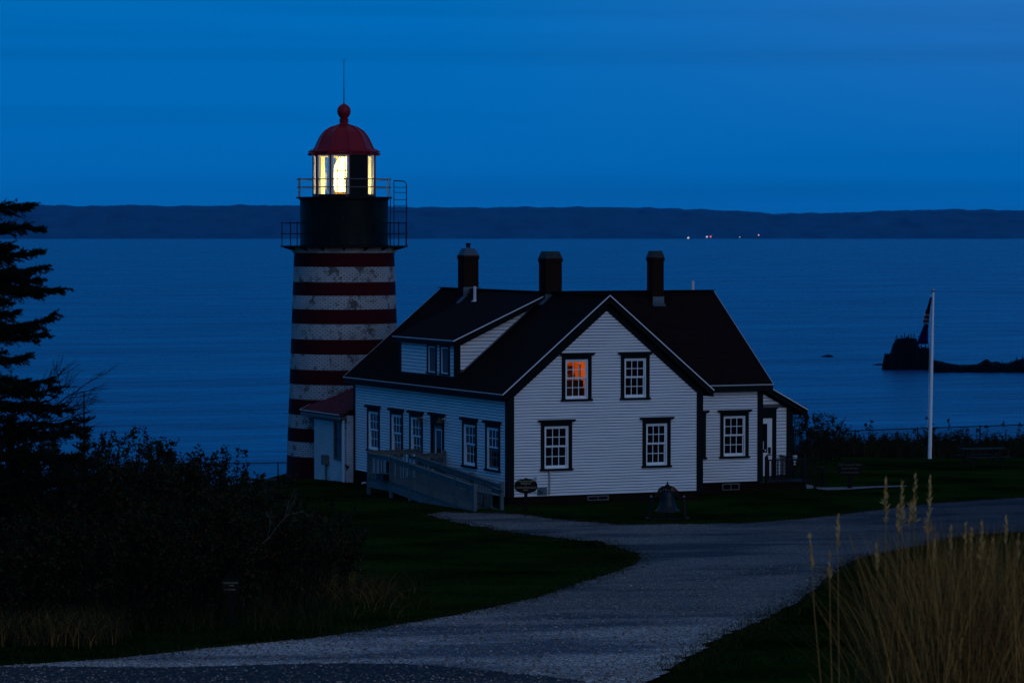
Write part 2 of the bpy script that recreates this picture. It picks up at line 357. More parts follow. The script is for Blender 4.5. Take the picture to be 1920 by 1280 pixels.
def terrain():
    Ds = [-40, -20, -5] + [5 + 2.5*i for i in range(8)] + [25 + 1.2*i for i in range(125)] + [176, 179, 183, 187, 191, 196, 202, 210, 230, 260]
    Ss = [-160, -110, -75, -55] + [-45 + 1.2*i for i in range(76)] + [55, 75, 110, 160]
    mb = MB(); n = len(Ss)
    for D in Ds:
        for s in Ss:
            x, y = sd2w(s, D); z = gz(x, y)
            if D < 165 and D > 45: z += .015 * random.uniform(-1, 1)
            mb.v.append((x, y, z - .004))
    for i in range(len(Ds) - 1):
        for j in range(n - 1):
            mb.f.append((i*n + j, i*n + j + 1, (i+1)*n + j + 1, (i+1)*n + j)); mb.m.append(0)
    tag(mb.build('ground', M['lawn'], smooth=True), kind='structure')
terrain()
def smooth_poly(px, jit, step=.16):
    pts = [gp(u, v) for u, v in px]; out = []
    for i in range(len(pts)):
        a, b = pts[i], pts[(i+1) % len(pts)]; n = max(1, int((b - a).length / step)) if (b - a).length < 40 else 8
        for k in range(n):
            p = a.lerp(b, k / n); q = jit * (mnoise.noise(Vector((p.x * .9, p.y * .9, 3))) + 1.0 * mnoise.noise(Vector((p.x * 5, p.y * 5, 9))))
            out.append((p.x + q, p.y + q * .8))
    return out
def sheet(name, px, m, dz, jit=.25, grid=1.6):
    P = smooth_poly(px, jit); n = len(P)
    vs = [Vector(p) for p in P]; ed = [(i, (i+1) % n) for i in range(n)]
    xs = [p[0] for p in P]; ys = [p[1] for p in P]
    x = min(xs)
    while x < max(xs):
        y = min(ys)
        while y < max(ys):
            vs.append(Vector((x + random.uniform(-.2, .2), y + random.uniform(-.2, .2)))); y += grid
        x += grid
    V, E_, F, *_ = delaunay_2d_cdt(vs, ed, [list(range(n))], 1, 1e-4)
    mb = MB(); mb.v = [(v.x, v.y, gz(v.x, v.y) + dz) for v in V]; mb.f = [tuple(f) for f in F]; mb.m = [0] * len(F)
    o = mb.build(name, m); tag(o, kind='structure')
    if o.data.polygons and o.data.polygons[0].normal.z < 0: o.data.flip_normals()
    return P
PATH_PX = [(800, 966), (830, 961), (900, 963), (960, 963), (1060, 976), (1160, 985), (1260, 984), (1400, 982), (1498, 975), (1662, 955), (1761, 944), (1920, 934), (2200, 918),
           (2200, 990), (1920, 999), (1810, 1004), (1728, 1024), (1662, 1037), (1613, 1047), (1577, 1063), (1531, 1103), (1498, 1129), (1449, 1152), (1416, 1170), (1343, 1200), (1293, 1233), (1243, 1267), (1200, 1290), (1100, 1400),
           (-300, 1400), (-300, 1262), (0, 1252), (198, 1240), (396, 1218), (594, 1199), (760, 1172), (860, 1155), (960, 1133), (1027, 1117), (1093, 1093), (1150, 1075), (1190, 1060), (1202, 1048), (1195, 1038), (1177, 1030), (1127, 1017), (1027, 1008), (943, 997), (843, 977)]
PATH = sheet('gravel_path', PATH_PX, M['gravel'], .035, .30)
ROAD_PX = [(-300, 1262), (0, 1257), (300, 1258), (620, 1250), (760, 1251), (900, 1261), (1070, 1280), (1150, 1300), (1200, 1390), (-300, 1390)]
ROAD = sheet('asphalt_road', ROAD_PX, M['asphalt'], .060, .22)
sheet('concrete_path', [(1528, 915), (1545, 915.5), (1600, 914.5), (1660, 912.5), (1700, 912), (1700, 913.5), (1640, 916), (1590, 919.5), (1550, 920.5), (1534, 919)], M['concrete'], .045, .02, .5)

def sea():
    m = bpy.data.materials.new('sea_water'); m.use_nodes = True; t = m.node_tree; p = t.nodes['Principled BSDF']; L = t.links.new
    p.inputs['Base Color'].default_value = (.0, .040, .17, 1); p.inputs['Roughness'].default_value = .22; p.inputs['IOR'].default_value = 1.33
    tc = N(t, 'ShaderNodeTexCoord')
    mp = N(t, 'ShaderNodeMapping'); mp.inputs['Rotation'].default_value = (0, 0, YAW); mp.inputs['Scale'].default_value = (.035, .11, .05); L(tc.outputs['Object'], mp.inputs[0])
    a = N(t, 'ShaderNodeTexNoise', inp={'Scale': 1.0, 'Detail': 8.0, 'Roughness': .62}); L(mp.outputs[0], a.inputs[0])
    mp2 = N(t, 'ShaderNodeMapping'); mp2.inputs['Rotation'].default_value = (0, 0, YAW - .2); mp2.inputs['Scale'].default_value = (.010, .028, .05); L(tc.outputs['Object'], mp2.inputs[0])
    b = N(t, 'ShaderNodeTexNoise', inp={'Scale': 1.0, 'Detail': 6.0, 'Roughness': .6}); L(mp2.outputs[0], b.inputs[0])
    bu = N(t, 'ShaderNodeBump', inp={'Strength': 1.0, 'Distance': 4.0}); L(a.outputs[0], bu.inputs['Height'])
    bu2 = N(t, 'ShaderNodeBump', inp={'Strength': 1.0, 'Distance': 8.0}); L(b.outputs[0], bu2.inputs['Height']); L(bu.outputs[0], bu2.inputs['Normal']); L(bu2.outputs[0], p.inputs['Normal'])
    mr = N(t, 'ShaderNodeMapRange', inp={'From Min': .35, 'From Max': .65, 'To Min': .22, 'To Max': .32}); L(b.outputs[0], mr.inputs[0]); L(mr.outputs[0], p.inputs['Roughness'])
    mb = MB(); S = 15000; k = 24
    for i in range(k + 1):
        for j in range(k + 1): mb.v.append((-S + 2*S*i/k, -S + 2*S*j/k, -24))
    for i in range(k):
        for j in range(k): mb.f.append((i*(k+1)+j, (i+1)*(k+1)+j, (i+1)*(k+1)+j+1, i*(k+1)+j+1)); mb.m.append(0)
    tag(mb.build('sea', m), kind='structure')
sea()
def hills():
    m = mat('far_hill', (.002, .048, .135), .95, col2=(.006, .085, .20), vscale=.010, stretch=(1, 1, 3))  # blue of the distant haze is put into the hill colours
    # skyline of the far island, photo rows at photo columns
    sky = [(-1800, 404), (-1000, 397), (-400, 393), (0, 392), (60, 389), (300, 390), (520, 389), (700, 391), (860, 393), (1000, 392), (1150, 392), (1300, 396), (1400, 400), (1450, 404), (1540, 403), (1620, 401), (1720, 397), (1800, 396), (1920, 399), (2300, 402), (3700, 412)]
    def top(u):
        for (a, y0), (b, y1) in zip(sky, sky[1:]):
            if a <= u <= b: return y0 + (y1 - y0) * (u - a) / (b - a)
        return 392
    D0 = 11800.0; mb = MB(); cols = 1700; rows = 14
    for i in range(cols):
        u = -1750 + 5400 * i / (cols - 1)
        H = (447 - top(u)) / FPX * D0
        for j in range(rows):
            f = j / (rows - 1)
            # cliff foot, steep scarp, wooded top, then going back to a plateau
            if f < .7:
                g = f / .7; D = D0 + 260 * g ** 1.5 + 120 * mnoise.noise(Vector((u * .02, g * 2, 0))) * g; h = H * (.95 * g ** .8)
            else:
                g = (f - .7) / .3; D = D0 + 260 + 1500 * g; h = H * (.95 + .07 * min(1, g * 3)) 
            h += H * .06 * mnoise.noise(Vector((u * .03, f * 4, 5))) * (f > 0) + (1.5 * mnoise.noise(Vector((u * .7, f * 9, 2))) + random.uniform(-1.0, 1.0)) * (f > .65)
            x, y = sd2w((u - 960) / FPX * D0 * (D / D0), D); mb.v.append((x, y, -25 + h * (D / D0) + (2 if f > 0 else 0)))
    for i in range(cols - 1):
        for j in range(rows - 1): mb.f.append((i*rows+j, (i+1)*rows+j, (i+1)*rows+j+1, i*rows+j+1)); mb.m.append(0)
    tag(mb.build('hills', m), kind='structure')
hills()
hz = bpy.data.materials.new('haze'); hz.use_nodes = True; hz.node_tree.nodes.clear()
_v = N(hz.node_tree, 'ShaderNodeVolumePrincipled', inp={'Color': (.08, .56, 1, 1), 'Density': 2.0e-5, 'Anisotropy': 0.0}); _o = N(hz.node_tree, 'ShaderNodeOutputMaterial')
hz.node_tree.links.new(_v.outputs[0], _o.inputs['Volume'])
tag(MB().box(-16000, 16000, -16000, 16000, -32, 140).build('haze', hz), kind='stuff')

# far shore lights
for k, (u, v, c, r, nm, lb, ct) in enumerate([(1290.5, 446, (1, .8, .7), 3.6, 'house_light', 'pinkish white light low on the far shore, brightest at the waterline', 'light'),
        (1325.5, 444, (.8, .8, 1), 3.4, 'house_light', 'pale bluish light on the far shore just beside a red one', 'light'),
        (1332.5, 443.6, (1, .12, .15), 3.8, 'signal_light', 'red light on the far shore', 'light'),
        (1387, 444.5, (.45, .5, .8), 2.2, 'house_light', 'faint dim light on the far shore between the red and the pink ones', 'light'),
        (1422.5, 440.8, (1, .45, .55), 2.8, 'house_light', 'small pink light higher up the far shore than the rest', 'light')]):
    mm = mat('lamp_far_%d' % k, (.1, .1, .1), emit=c, estr=.8)
    P = at(u, v, 11650); t = thing(nm, lb, ct, P, FACE, 'lights on the far shore')
    MB().lathe([(0, -r), (r*.7, -r*.7), (r, 0), (r*.7, r*.7), (0, r)], 8).build('lamp', mm, t)
    MB().tube([(0, 0, -26 - P.z), (0, 0, -r)], .4, 5).build('mast', M['dark_metal'], t)

# ------------------------------------------------------------------ siding made of real boards with open joints
def clip_spans(spans, holes, z0, z1):
    for (a, b, c, d) in holes:
        if z1 > c and z0 < d:
            out = []
            for (l, r) in spans:
                if b <= l or a >= r: out.append((l, r)); continue
                if a > l: out.append((l, a))
                if b < r: out.append((b, r))
            spans = out
    return spans
def siding(name, org, u, n, z0, z1, span, holes, m, parent, step=.1005, gap=.023, th=.022):
    """clapboards on the plane through org with horizontal axis u and outward normal n; span(z) -> (u0, u1)"""
    org, u, n = Vector(org), Vector(u), Vector(n); mb = MB(); z = z0
    cuts = sorted(set([h[2] for h in holes] + [h[3] for h in holes]))
    while z < z1 - .01:
        b0, b1 = z, min(z + step - gap, z1)
        seg = [b0] + [c for c in cuts if b0 + .004 < c < b1 - .004] + [b1]
        for a, b in zip(seg, seg[1:]):
            sp = span((a + b) / 2); sp0, sp1 = span(a), span(b)
            if not sp or not sp0: continue
            if not sp1: sp1 = sp
            pcs = []
            for (l, r) in clip_spans([sp], holes, a + .001, b - .001):
                k_ = int(z/step) * 1.37; w_ = l + 1.2 + (k_*2.61 % 1)*2.6
                while w_ < r - .4: pcs.append((l, w_ - .003)); l = w_ + .003; w_ += 2.4 + (k_*1.7 % 1)*1.8
                pcs.append((l, r))
            for (l, r) in pcs:
                l0, r0 = (sp0[0] if l == sp[0] else l), (sp0[1] if r == sp[1] else r)
                l1, r1 = (sp1[0] if l == sp[0] else l), (sp1[1] if r == sp[1] else r)
                lo = th + .006 * (b1 - a) / step; hi = th + .006 * (b1 - b) / step
                q = [org + u*l0 + Vector((0, 0, a)), org + u*r0 + Vector((0, 0, a)), org + u*r1 + Vector((0, 0, b)), org + u*l1 + Vector((0, 0, b))]
                f = [q[0] + n*lo, q[1] + n*lo, q[2] + n*hi, q[3] + n*hi]
                mb.add(q + f, [(4,5,6,7), (0,1,5,4), (3,7,6,2), (0,4,7,3), (1,2,6,5)])
        z += step
    return mb.build(name, m, parent)
def backing(mb, org, u, n, polys, depth=.10):
    for poly in polys:
        pts = [Vector(org) + Vector(u)*a + Vector((0, 0, b)) for a, b in poly]
        mb.prism(pts, -Vector(n) * depth)

def frame_axes(org, u, n): return Vector(org), Vector(u).normalized(), Vector(n).normalized(), Vector((0, 0, 1))
def obox(mb, F, u0, u1, n0, n1, z0, z1, mi=0):
    o, u, n, z = F; P = [o + u*a + n*b + z*c for c in (z0, z1) for b in (n0, n1) for a in (u0, u1)]
    return mb.add(P, [(0,2,3,1),(4,5,7,6),(0,1,5,4),(2,6,7,3),(0,4,6,2),(1,3,7,5)], mi)
def window(F, u0, u1, z0, z1, parent, cs=.13, top=.20, sill=.075, rows=(2, 2), head=True, glass='glass_dark', low_open=0.0, lowdark=False, name='window'):
    """casing box u0..u1, z0..z1 ; F = (origin, u axis, outward normal, z axis)"""
    c = MB()
    obox(c, F, u0, u0+cs, .0, .055, z0+sill, z1-top); obox(c, F, u1-cs, u1, .0, .055, z0+sill, z1-top)
    obox(c, F, u0, u1, .0, .058, z1-top, z1-.05); obox(c, F, u0-.035, u1+.035, -.02, .09, z0, z0+sill)
    if head:
        o, u, n, z = F
        e = .11; k = [(u0-.03, z1-.07), (u1+.03, z1-.07), (u1+e, z1-.012), (u1+e, z1+.02), (u0-e, z1+.02), (u0-e, z1-.012)]
        c.prism([o + u*a + n*.0 + z*b for a, b in k][::-1], n*.13)
    w = c.build(name, M['trim_green'], parent)
    a, b, lo, hi = u0+cs, u1-cs, z0+sill, z1-top
    j = MB(); J = .045        # jamb box, set back
    obox(j, F, a, a+J, -.10, .03, lo, hi); obox(j, F, b-J, b, -.10, .03, lo, hi); obox(j, F, a+J, b-J, -.10, .03, hi-J, hi); obox(j, F, a+J, b-J, -.10, .045, lo, lo+.035)
    j.build('frame', M['white_paint'], w)
    a += J; b -= J; hi -= J; lo += .035; mid = (lo+hi)/2 + .02
    for k, (s0, s1, d, zz) in enumerate(((mid, hi, -.035, 0), (lo, mid+.02, -.070, low_open))):
        s = MB(); fw = .04; s0 += zz * .0; s1 += 0
        b0, b1 = s0 + zz, s1 + zz if k == 0 else s1
        if k == 1 and zz: b1 = s1
        br = .065 if k == 1 else .045
        obox(s, F, a, a+fw, d, d+.032, b0, b1); obox(s, F, b-fw, b, d, d+.032, b0, b1)
        obox(s, F, a+fw, b-fw, d, d+.032, b1-.042, b1); obox(s, F, a+fw, b-fw, d, d+.032, b0, b0+br)
        ia, ib, ic, id_ = a+fw, b-fw, b0+br, b1-.042
        for q in (1, 2): x = ia + (ib-ia)*q/3; obox(s, F, x-.011, x+.011, d+.004, d+.026, ic, id_)
        zc = (ic+id_)/2; obox(s, F, ia, ib, d+.005, d+.025, zc-.011, zc+.011)
        so_ = s.build('sash', M['grey_paint'] if (lowdark and k == 1) else M['white_paint'], w)
        g = MB(); obox(g, F, ia, ib, d+.010, d+.014, ic, id_); g.build('glass_pane', M[glass], w)
    return w
def hole(u0, u1, z0, z1, cs=.13, top=.20, sill=.075): return (u0+cs, u1-cs, z0+sill, z1-top)

# ================================================================== KEEPER'S HOUSE
HW, HL, HE, HR_, OV, G = 7.3, 14.23, 3.47, 6.78, .346, .30
SL = (HR_ - HE) / (HW/2 + OV)
WX, WY0, WR, WZ = 11.28, 3.04, 7.37, 6.74; WE = 2.70; WSL = (WZ - HE) / (WR - WE); WY1 = 2*WR - WY0
house = thing('keepers_house', 'white clapboard keeper\'s house with dark roof, three brick chimneys and one orange lit upstairs window', 'house', (0, 0, -.3))
H0 = (0, 0, .3)
def hb(mb, *a, **k):   # build in world coordinates under the house empty
    o = mb.build(*a, **k); o.location = (0, 0, .3) if o.parent == house else (0, 0, 0); return o
def fixup(root):
    for ch in list(root.children): ch.location = (-root.location.x, -root.location.y, -root.location.z)
Ff = frame_axes((0, 0, 0), (1, 0, 0), (0, -1, 0))        # front gable
Fl = frame_axes((0, 0, 0), (0, 1, 0), (-1, 0, 0))        # long left wall
Fw = frame_axes((0, WY0, 0), (1, 0, 0), (0, -1, 0))      # wing front
def rz_(x): return HE - .20 + SL * (min(x, HW - x) + OV)   # underside of rafters
front_w = [(1.97, 3.08, 3.18, 4.80), (4.19, 5.28, 3.18, 4.80), (1.19, 2.35, .84, 2.55), (5.02, 6.09, .84, 2.55)]
left_w = [(11.62, 12.85, .78, 2.47), (9.34, 10.56, .78, 2.47), (7.47, 8.70, .78, 2.47), (2.60, 3.85, .78, 2.47), (.61, 1.84, .78, 2.47)]
wing_w = [(9.60, 10.74, .84, 2.55), (7.98, 9.02, .84, 2.55)]
door_l = (5.50, 6.70, .22, 2.50)
def gspan(z):
    if z <= rz_(0): return (.02, HW - .02)
    x = (z - (HE - .20)) / SL - OV
    return (x, HW - x) if x < HW/2 - .02 else None
CB = .20
siding('front_wall', (0, 0, 0), (1, 0, 0), (0, -1, 0), 0, rz_(HW/2) - .02, lambda z: (lambda s: s and (max(s[0], CB), min(s[1], HW - CB)) if z < rz_(0) + .01 + SL * CB else s)(gspan(z)), [hole(*w) for w in front_w], M['white_siding'], house)
siding('left_wall', (0, 0, 0), (0, 1, 0), (-1, 0, 0), 0, 3.42, lambda z: (CB, HL - .14), [hole(*w) for w in left_w] + [(5.63, 6.57, .22, 2.32)], M['white_siding'], house)
siding('wing_wall', (0, WY0, 0), (1, 0, 0), (0, -1, 0), 0, 3.48, lambda z: (HW + .03, WX - .18), [hole(*w) for w in wing_w], M['white_siding'], house)
# solid core walls behind the boards, with real openings
core = MB()
def wallgrid(mb, F, u0, u1, z0, z1, holes, t=.14):
    us = sorted({u0, u1} | {max(u0, min(u1, h[i])) for h in holes for i in (0, 1)}); zs = sorted({z0, z1} | {max(z0, min(z1, h[i])) for h in holes for i in (2, 3)})
    for a, b in zip(us, us[1:]):
        for c, d in zip(zs, zs[1:]):
            m_ = ((a+b)/2, (c+d)/2)
            if any(h[0] < m_[0] < h[1] and h[2] < m_[1] < h[3] for h in holes): continue
            obox(mb, F, a, b, -t, 0, c, d)
wallgrid(core, Ff, 0, HW, -.02, rz_(0), [hole(*w) for w in front_w[2:]] + [(front_w[i][0]+.13, front_w[i][1]-.13, 3.255, rz_(0)) for i in (0, 1)] )
# gable part
zt = 4.60
wallgrid(core, Ff, 1.75, 5.55, rz_(0), zt, [(w[0]+.13, w[1]-.13, rz_(0), zt) for w in front_w[:2]])
core.prism([(0, 0, rz_(0)), (1.75, 0, rz_(0)), (1.75, 0, zt), ((zt - HE + .2)/SL - OV, 0, zt)], (0, .14, 0)) if (zt - HE + .2)/SL - OV < 1.75 else None
core.prism([(HW, 0, rz_(0)), (5.55, 0, rz_(0)), (5.55, 0, zt), (HW - (zt - HE + .2)/SL + OV, 0, zt)], (0, .14, 0))
core.prism([((zt - HE + .2)/SL - OV, 0, zt), (HW - (zt - HE + .2)/SL + OV, 0, zt), (HW/2, 0, rz_(HW/2))], (0, .14, 0))
wallgrid(core, Fl, .14, HL, -.02, 3.55, [hole(*w) for w in left_w] + [(5.63, 6.57, .22, 2.32)])
wallgrid(core, Fw, HW, WX, -.02, 3.55, [hole(*w) for w in wing_w])
core.box(HW - .14, HW, .14, WY0, -.02, 3.5)                                  # right wall of the gabled part
core.prism([(.14, HL, -.02), (HW, HL, -.02), (HW, HL, rz_(0)), (HW/2, HL, rz_(HW/2)), (.14, HL, rz_(0))], (0, -.14, 0))   # back gable
core.prism([(WX, WY0 + .14, -.02), (WX, WY1, -.02), (WX, WY1, 3.5), (WX, WR, 6.5), (WX, WY0 + .14, 3.5)], (-.14, 0, 0))   # wing gable end
core.box(HW, WX, WY1 - .14, WY1, -.02, 3.5)
# floors inside so that no light leaks
core.box(.14, HW - .14, .14, HL - .14, 2.62, 2.80); core.box(HW, WX - .14, WY0 + .14, WY1 - .14, 2.62, 2.80)
core.build('wall_core', M['groove'], house)
fnd = MB(); fnd.box(.04, HW - .04, .04, HL - .04, -1.3, -.02); fnd.box(HW - .04, WX - .04, WY0 + .04, WY1, -1.3, -.02)
box_uv(fnd.build('foundation', M['foundation'], house))
# corner boards and friezes
t = MB()
t.box(-.045, CB, -.045, -.001, -.02, 3.62); t.box(-.045, -.001, .0, .17, -.02, 3.45)
t.box(HW - CB, HW + .045, -.045, -.001, -.02, 3.62); t.box(HW + .001, HW + .045, 0, .17, -.02, 3.45)
t.box(-.045, -.001, HL - .14, HL + .04, -.02, 3.45)
t.box(WX - .18, WX + .045, WY0 - .045, WY0 - .001, -.02, 3.62); t.box(WX + .001, WX + .045, WY0, WY0 + .17, -.02, 3.5)
t.box(-.055, -.002, .17, HL - .14, 3.24, 3.50)                                # left frieze under the eave
t.box(HW + .02, WX - .18, WY0 - .055, WY0 - .002, 3.26, 3.52)                  # wing frieze
for sgn in (0, 1):                                                            # rake friezes on the gable
    f = lambda x: HW - x if sgn else x
    x0, x1 = 0.0, HW/2; pts = [(f(x0), -.03, rz_(x0) - .34), (f(x1), -.03, rz_(x1) - .34), (f(x1), -.03, rz_(x1) + .02), (f(x0), -.03, rz_(x0) + .02)]
    t.prism(pts, (0, -.03, 0))
t.build_split('corner_board', M['trim_green'], house)

# roofs : shingle slab, fascia, bright drip edge
def slab(name, quad, thick, parent=house, drip_edges=(), fascia_edges=(), soffit=True, fh=.20, m='shingle'):
    """quad: 4 points of the top surface (ccw seen from above)"""
    q = [Vector(p) for p in quad]; nrm = (q[1]-q[0]).cross(q[2]-q[0]).normalized()
    if nrm.z < 0: nrm = -nrm
    mb = MB(); mb.prism(q, -nrm * thick); o = box_uv(mb.build(name, M[m], parent)); cen = sum(q, Vector()) / 4
    for i in drip_edges:
        a, b = q[i], q[(i+1) % 4]; d = (b-a).normalized(); out = nrm.cross(d)
        if out.dot((a+b)/2 - cen) < 0: out = -out
        e = MB(); e.prism([a + out*.012 + nrm*.006, b + out*.012 + nrm*.006, b + out*.012 - nrm*.030, a + out*.012 - nrm*.030], -out * .014); e.build('drip_edge', M['drip_edge'], o)
    for i in fascia_edges:
        a, b = q[i], q[(i+1) % 4]; d = (b-a).normalized(); out = Vector((0, 0, 1)).cross(d); out.normalize()
        if out.dot((a+b)/2 - cen) < 0: out = -out
        e = MB(); z = Vector((0, 0, 1)); e.prism([a - nrm*.034, b - nrm*.034, b - nrm*.034 - z*fh, a - nrm*.034 - z*fh], -out * .035); e.build('fascia', M['trim_green'], o)
    return o
y0, y1 = -G, HL + G; xe, xr = -OV, HW/2
slab('roof', [(xe, y0, HE), (xr, y0, HR_), (xr, y1, HR_), (xe, y1, HE)], .10, drip_edges=(0, 3, 2), fascia_edges=(0, 3))
slab('roof', [(HW + OV, y0, HE), (xr, y0, HR_), (xr, y1, HR_), (HW + OV, y1, HE)], .10, drip_edges=(0, 3), fascia_edges=(0, 3))
slab('wing_roof', [(xr, WE, HE), (WX + G, WE, HE), (WX + G, WR, WZ), (xr, WR, WZ)], .10, drip_edges=(0, 1), fascia_edges=(0, 1))
slab('wing_roof', [(xr, 2*WR - WE, HE), (WX + G, 2*WR - WE, HE), (WX + G, WR, WZ), (xr, WR, WZ)], .10, fascia_edges=(0, 1))
sf = MB(); sf.box(-OV + .04, -.0, y0 + .04, y1 - .04, 3.30, 3.33); sf.box(HW + .02, WX + G - .04, WE + .04, WY0, 3.30, 3.33)
sf.build('soffit', M['trim_green'], house)
rc = MB(); rc.bar((xr, y0, HR_ + .015), (xr, y1, HR_ + .015), .26, .03); rc.bar((xr, WR, WZ + .015), (WX + G, WR, WZ + .015), .26, .03); rc.build('ridge_cap', M['shingle'], house)

# windows and doors
for i, w in enumerate(front_w): window(Ff, *w, house, glass='glass_lit' if i == 0 else 'glass_dark', low_open=.0, name='window') if i else None
for i, w in enumerate(left_w): window(Fl, *w, house, cs=.11, lowdark=(i == 4))
for w in wing_w: window(Fw, *w, house)
glm = bpy.data.materials.new('window_glass'); glm.use_nodes = True
def clear_glass(m, tint=(1, 1, 1), refl=.06):
    t = m.node_tree; t.nodes.clear(); tr = N(t, 'ShaderNodeBsdfTransparent'); tr.inputs[0].default_value = (*tint, 1); gl = N(t, 'ShaderNodeBsdfGlossy', inp={'Roughness': .03})
    lw = N(t, 'ShaderNodeLayerWeight', inp={'Blend': .5}); pw = N(t, 'ShaderNodeMath', operation='POWER', inp={1: 5.0}); t.links.new(lw.outputs['Facing'], pw.inputs[0])
    fr = N(t, 'ShaderNodeMath', operation='MULTIPLY_ADD', inp={1: .9, 2: .04}); t.links.new(pw.outputs[0], fr.inputs[0]); mx = N(t, 'ShaderNodeMixShader'); o = N(t, 'ShaderNodeOutputMaterial')
    t.links.new(fr.outputs[0], mx.inputs[0]); t.links.new(tr.outputs[0], mx.inputs[1]); t.links.new(gl.outputs[0], mx.inputs[2]); t.links.new(mx.outputs[0], o.inputs[0])
clear_glass(glm); M['glass_lit'] = glm
lit = window(Ff, *front_w[0], house, glass='glass_lit'); lit['label'] = 'upstairs window glowing orange from a lamp inside'
# the lit room
rm = MB(); X0, X1, Z0, Z1, YB = 1.9, 3.5, 2.85, 4.72, 2.4
rm.box(X0 - .05, X0, .16, YB, Z0, Z1); rm.box(X1, X1 + .05, .16, YB, Z0, Z1); rm.box(X0, X1, YB, YB + .05, Z0, Z1); rm.box(X0, X1, .16, YB, Z1, Z1 + .05); rm.box(X0, X1, .16, YB, Z0 - .05, Z0)
for i in range(9): rm.box(X0, X1, .4 + i*.22, .44 + i*.22, Z1 - .04, Z1)         # ceiling boards
mat('room_wall', (.55, .22, .06), .8); mat('cabinet', (.05, .02, .01), .6)
rm.build('room', M['room_wall'], lit)
cb_ = MB(); cb_.box(2.0, 3.02, .5, .8, Z0, 3.86); cb_.box(2.55, 2.72, .52, .75, 3.88, 4.05); cb_.box(2.3, 2.34, .5, .55, 3.88, 4.35); cb_.box(2.85, 2.92, .5, .54, Z0, 4.4); cb_.box(2.05, 2.2, .6, .8, 3.88, 4.0); cb_.box(2.72, 3.5, 1.0, 1.5, Z0, 3.55)
cb_.build('cabinet', M['cabinet'], lit)
cu = MB()
for k in range(6): cu.box(3.02 + k*.05, 3.06 + k*.05, .30 + .02*(k % 2), .33 + .02*(k % 2), 3.75, 4.70)
cu.build('curtain', mat('red_curtain', (.16, .02, .006), .9), lit)
cu = MB(); [cu.box(2.1 + k*.28, 2.32 + k*.28, 2.30, 2.38, 4.05 + .12*(k % 2), 4.35 - .08*(k % 3)) for k in range(5)]; cu.box(X0, X1, 2.2, 2.39, 4.0, 4.03); cu.build('shelf', M['cabinet'], lit)
pl = bpy.data.lights.new('room_lamp', 'POINT'); po = bpy.data.objects.new('room_lamp', pl); COL.objects.link(po); po.parent = lit; po.location = (2.45, 1.6, 4.2)
pl.energy = 22.0; pl.color = (1, .46, .12); pl.shadow_soft_size = .06
pl2 = bpy.data.lights.new('low_lamp', 'POINT'); p2 = bpy.data.objects.new('low_lamp', pl2); COL.objects.link(p2); p2.parent = lit; p2.location = (3.12, .75, 3.42); pl2.energy = 2.5; pl2.color = (1, .16, .03); pl2.shadow_soft_size = .04

# left door with glass
d = MB(); obox(d, Fl, 5.50, 5.64, 0, .055, .22, 2.28); obox(d, Fl, 6.56, 6.70, 0, .055, .22, 2.28); obox(d, Fl, 5.50, 6.70, 0, .06, 2.10, 2.46)
d.prism([(-.0, 5.44, 2.44), (0, 6.76, 2.44), (0, 6.84, 2.49), (0, 6.84, 2.53), (0, 5.36, 2.53), (0, 5.36, 2.49)], (-.14, 0, 0))
dr = d.build('door', M['trim_green'], house)
e = MB(); a, b, c, d_ = 5.64, 6.56, .24, 2.10
for bx in ((a, a+.17, c, d_), (b-.17, b, c, d_), (a+.17, b-.17, d_-.15, d_), (a+.17, b-.17, c, .95)): obox(e, Fl, bx[0], bx[1], -.06, -.015, bx[2], bx[3])
e.build('door_leaf', M['grey_paint'], dr)
e = MB(); 
for bx in ((a+.17, a+.20, .95, d_-.15), (b-.20, b-.17, .95, d_-.15), (a+.2, b-.2, d_-.18, d_-.15), (a+.2, b-.2, .95, .98)): obox(e, Fl, bx[0], bx[1], -.05, -.005, bx[2], bx[3])
e.build('glass_frame', M['white_paint'], dr)
e = MB(); obox(e, Fl, a+.2, b-.2, -.04, -.035, .98, d_-.18); e.build('glass_pane', M['glass_dark'], dr)
MB().lathe([(0, 0), (.03, .01), (.035, .03), (.02, .05), (0, .055)], 8, (-.06, 5.76, 1.05)).build('handle', M['brass'], dr)
# two wall lamps
for (yy, zz) in ((7.16, 2.22), (5.26, 2.26)):
    l = MB(); l.tube([(0, yy - .10, zz + .04), (-.06, yy - .10, zz + .06), (-.16, yy - .06, zz + .12), (-.24, yy, zz + .08)], .016, 6)
    l.lathe([(0, -.02), (.06, -.02), (.06, .01), (0, .01)], 10, (-.03, yy - .10, zz + .04))
    lm = l.build('wall_lamp', M['pipe_white'], house)
    s = MB(); ax = Vector((-.28, yy + .02, zz + .06)); s.lathe([(.03, .10), (.05, .07), (.055, .04), (.13, -.09), (.125, -.09), (.04, .03)], 14, ax); s.build('lamp_shade', M['brass'], lm)

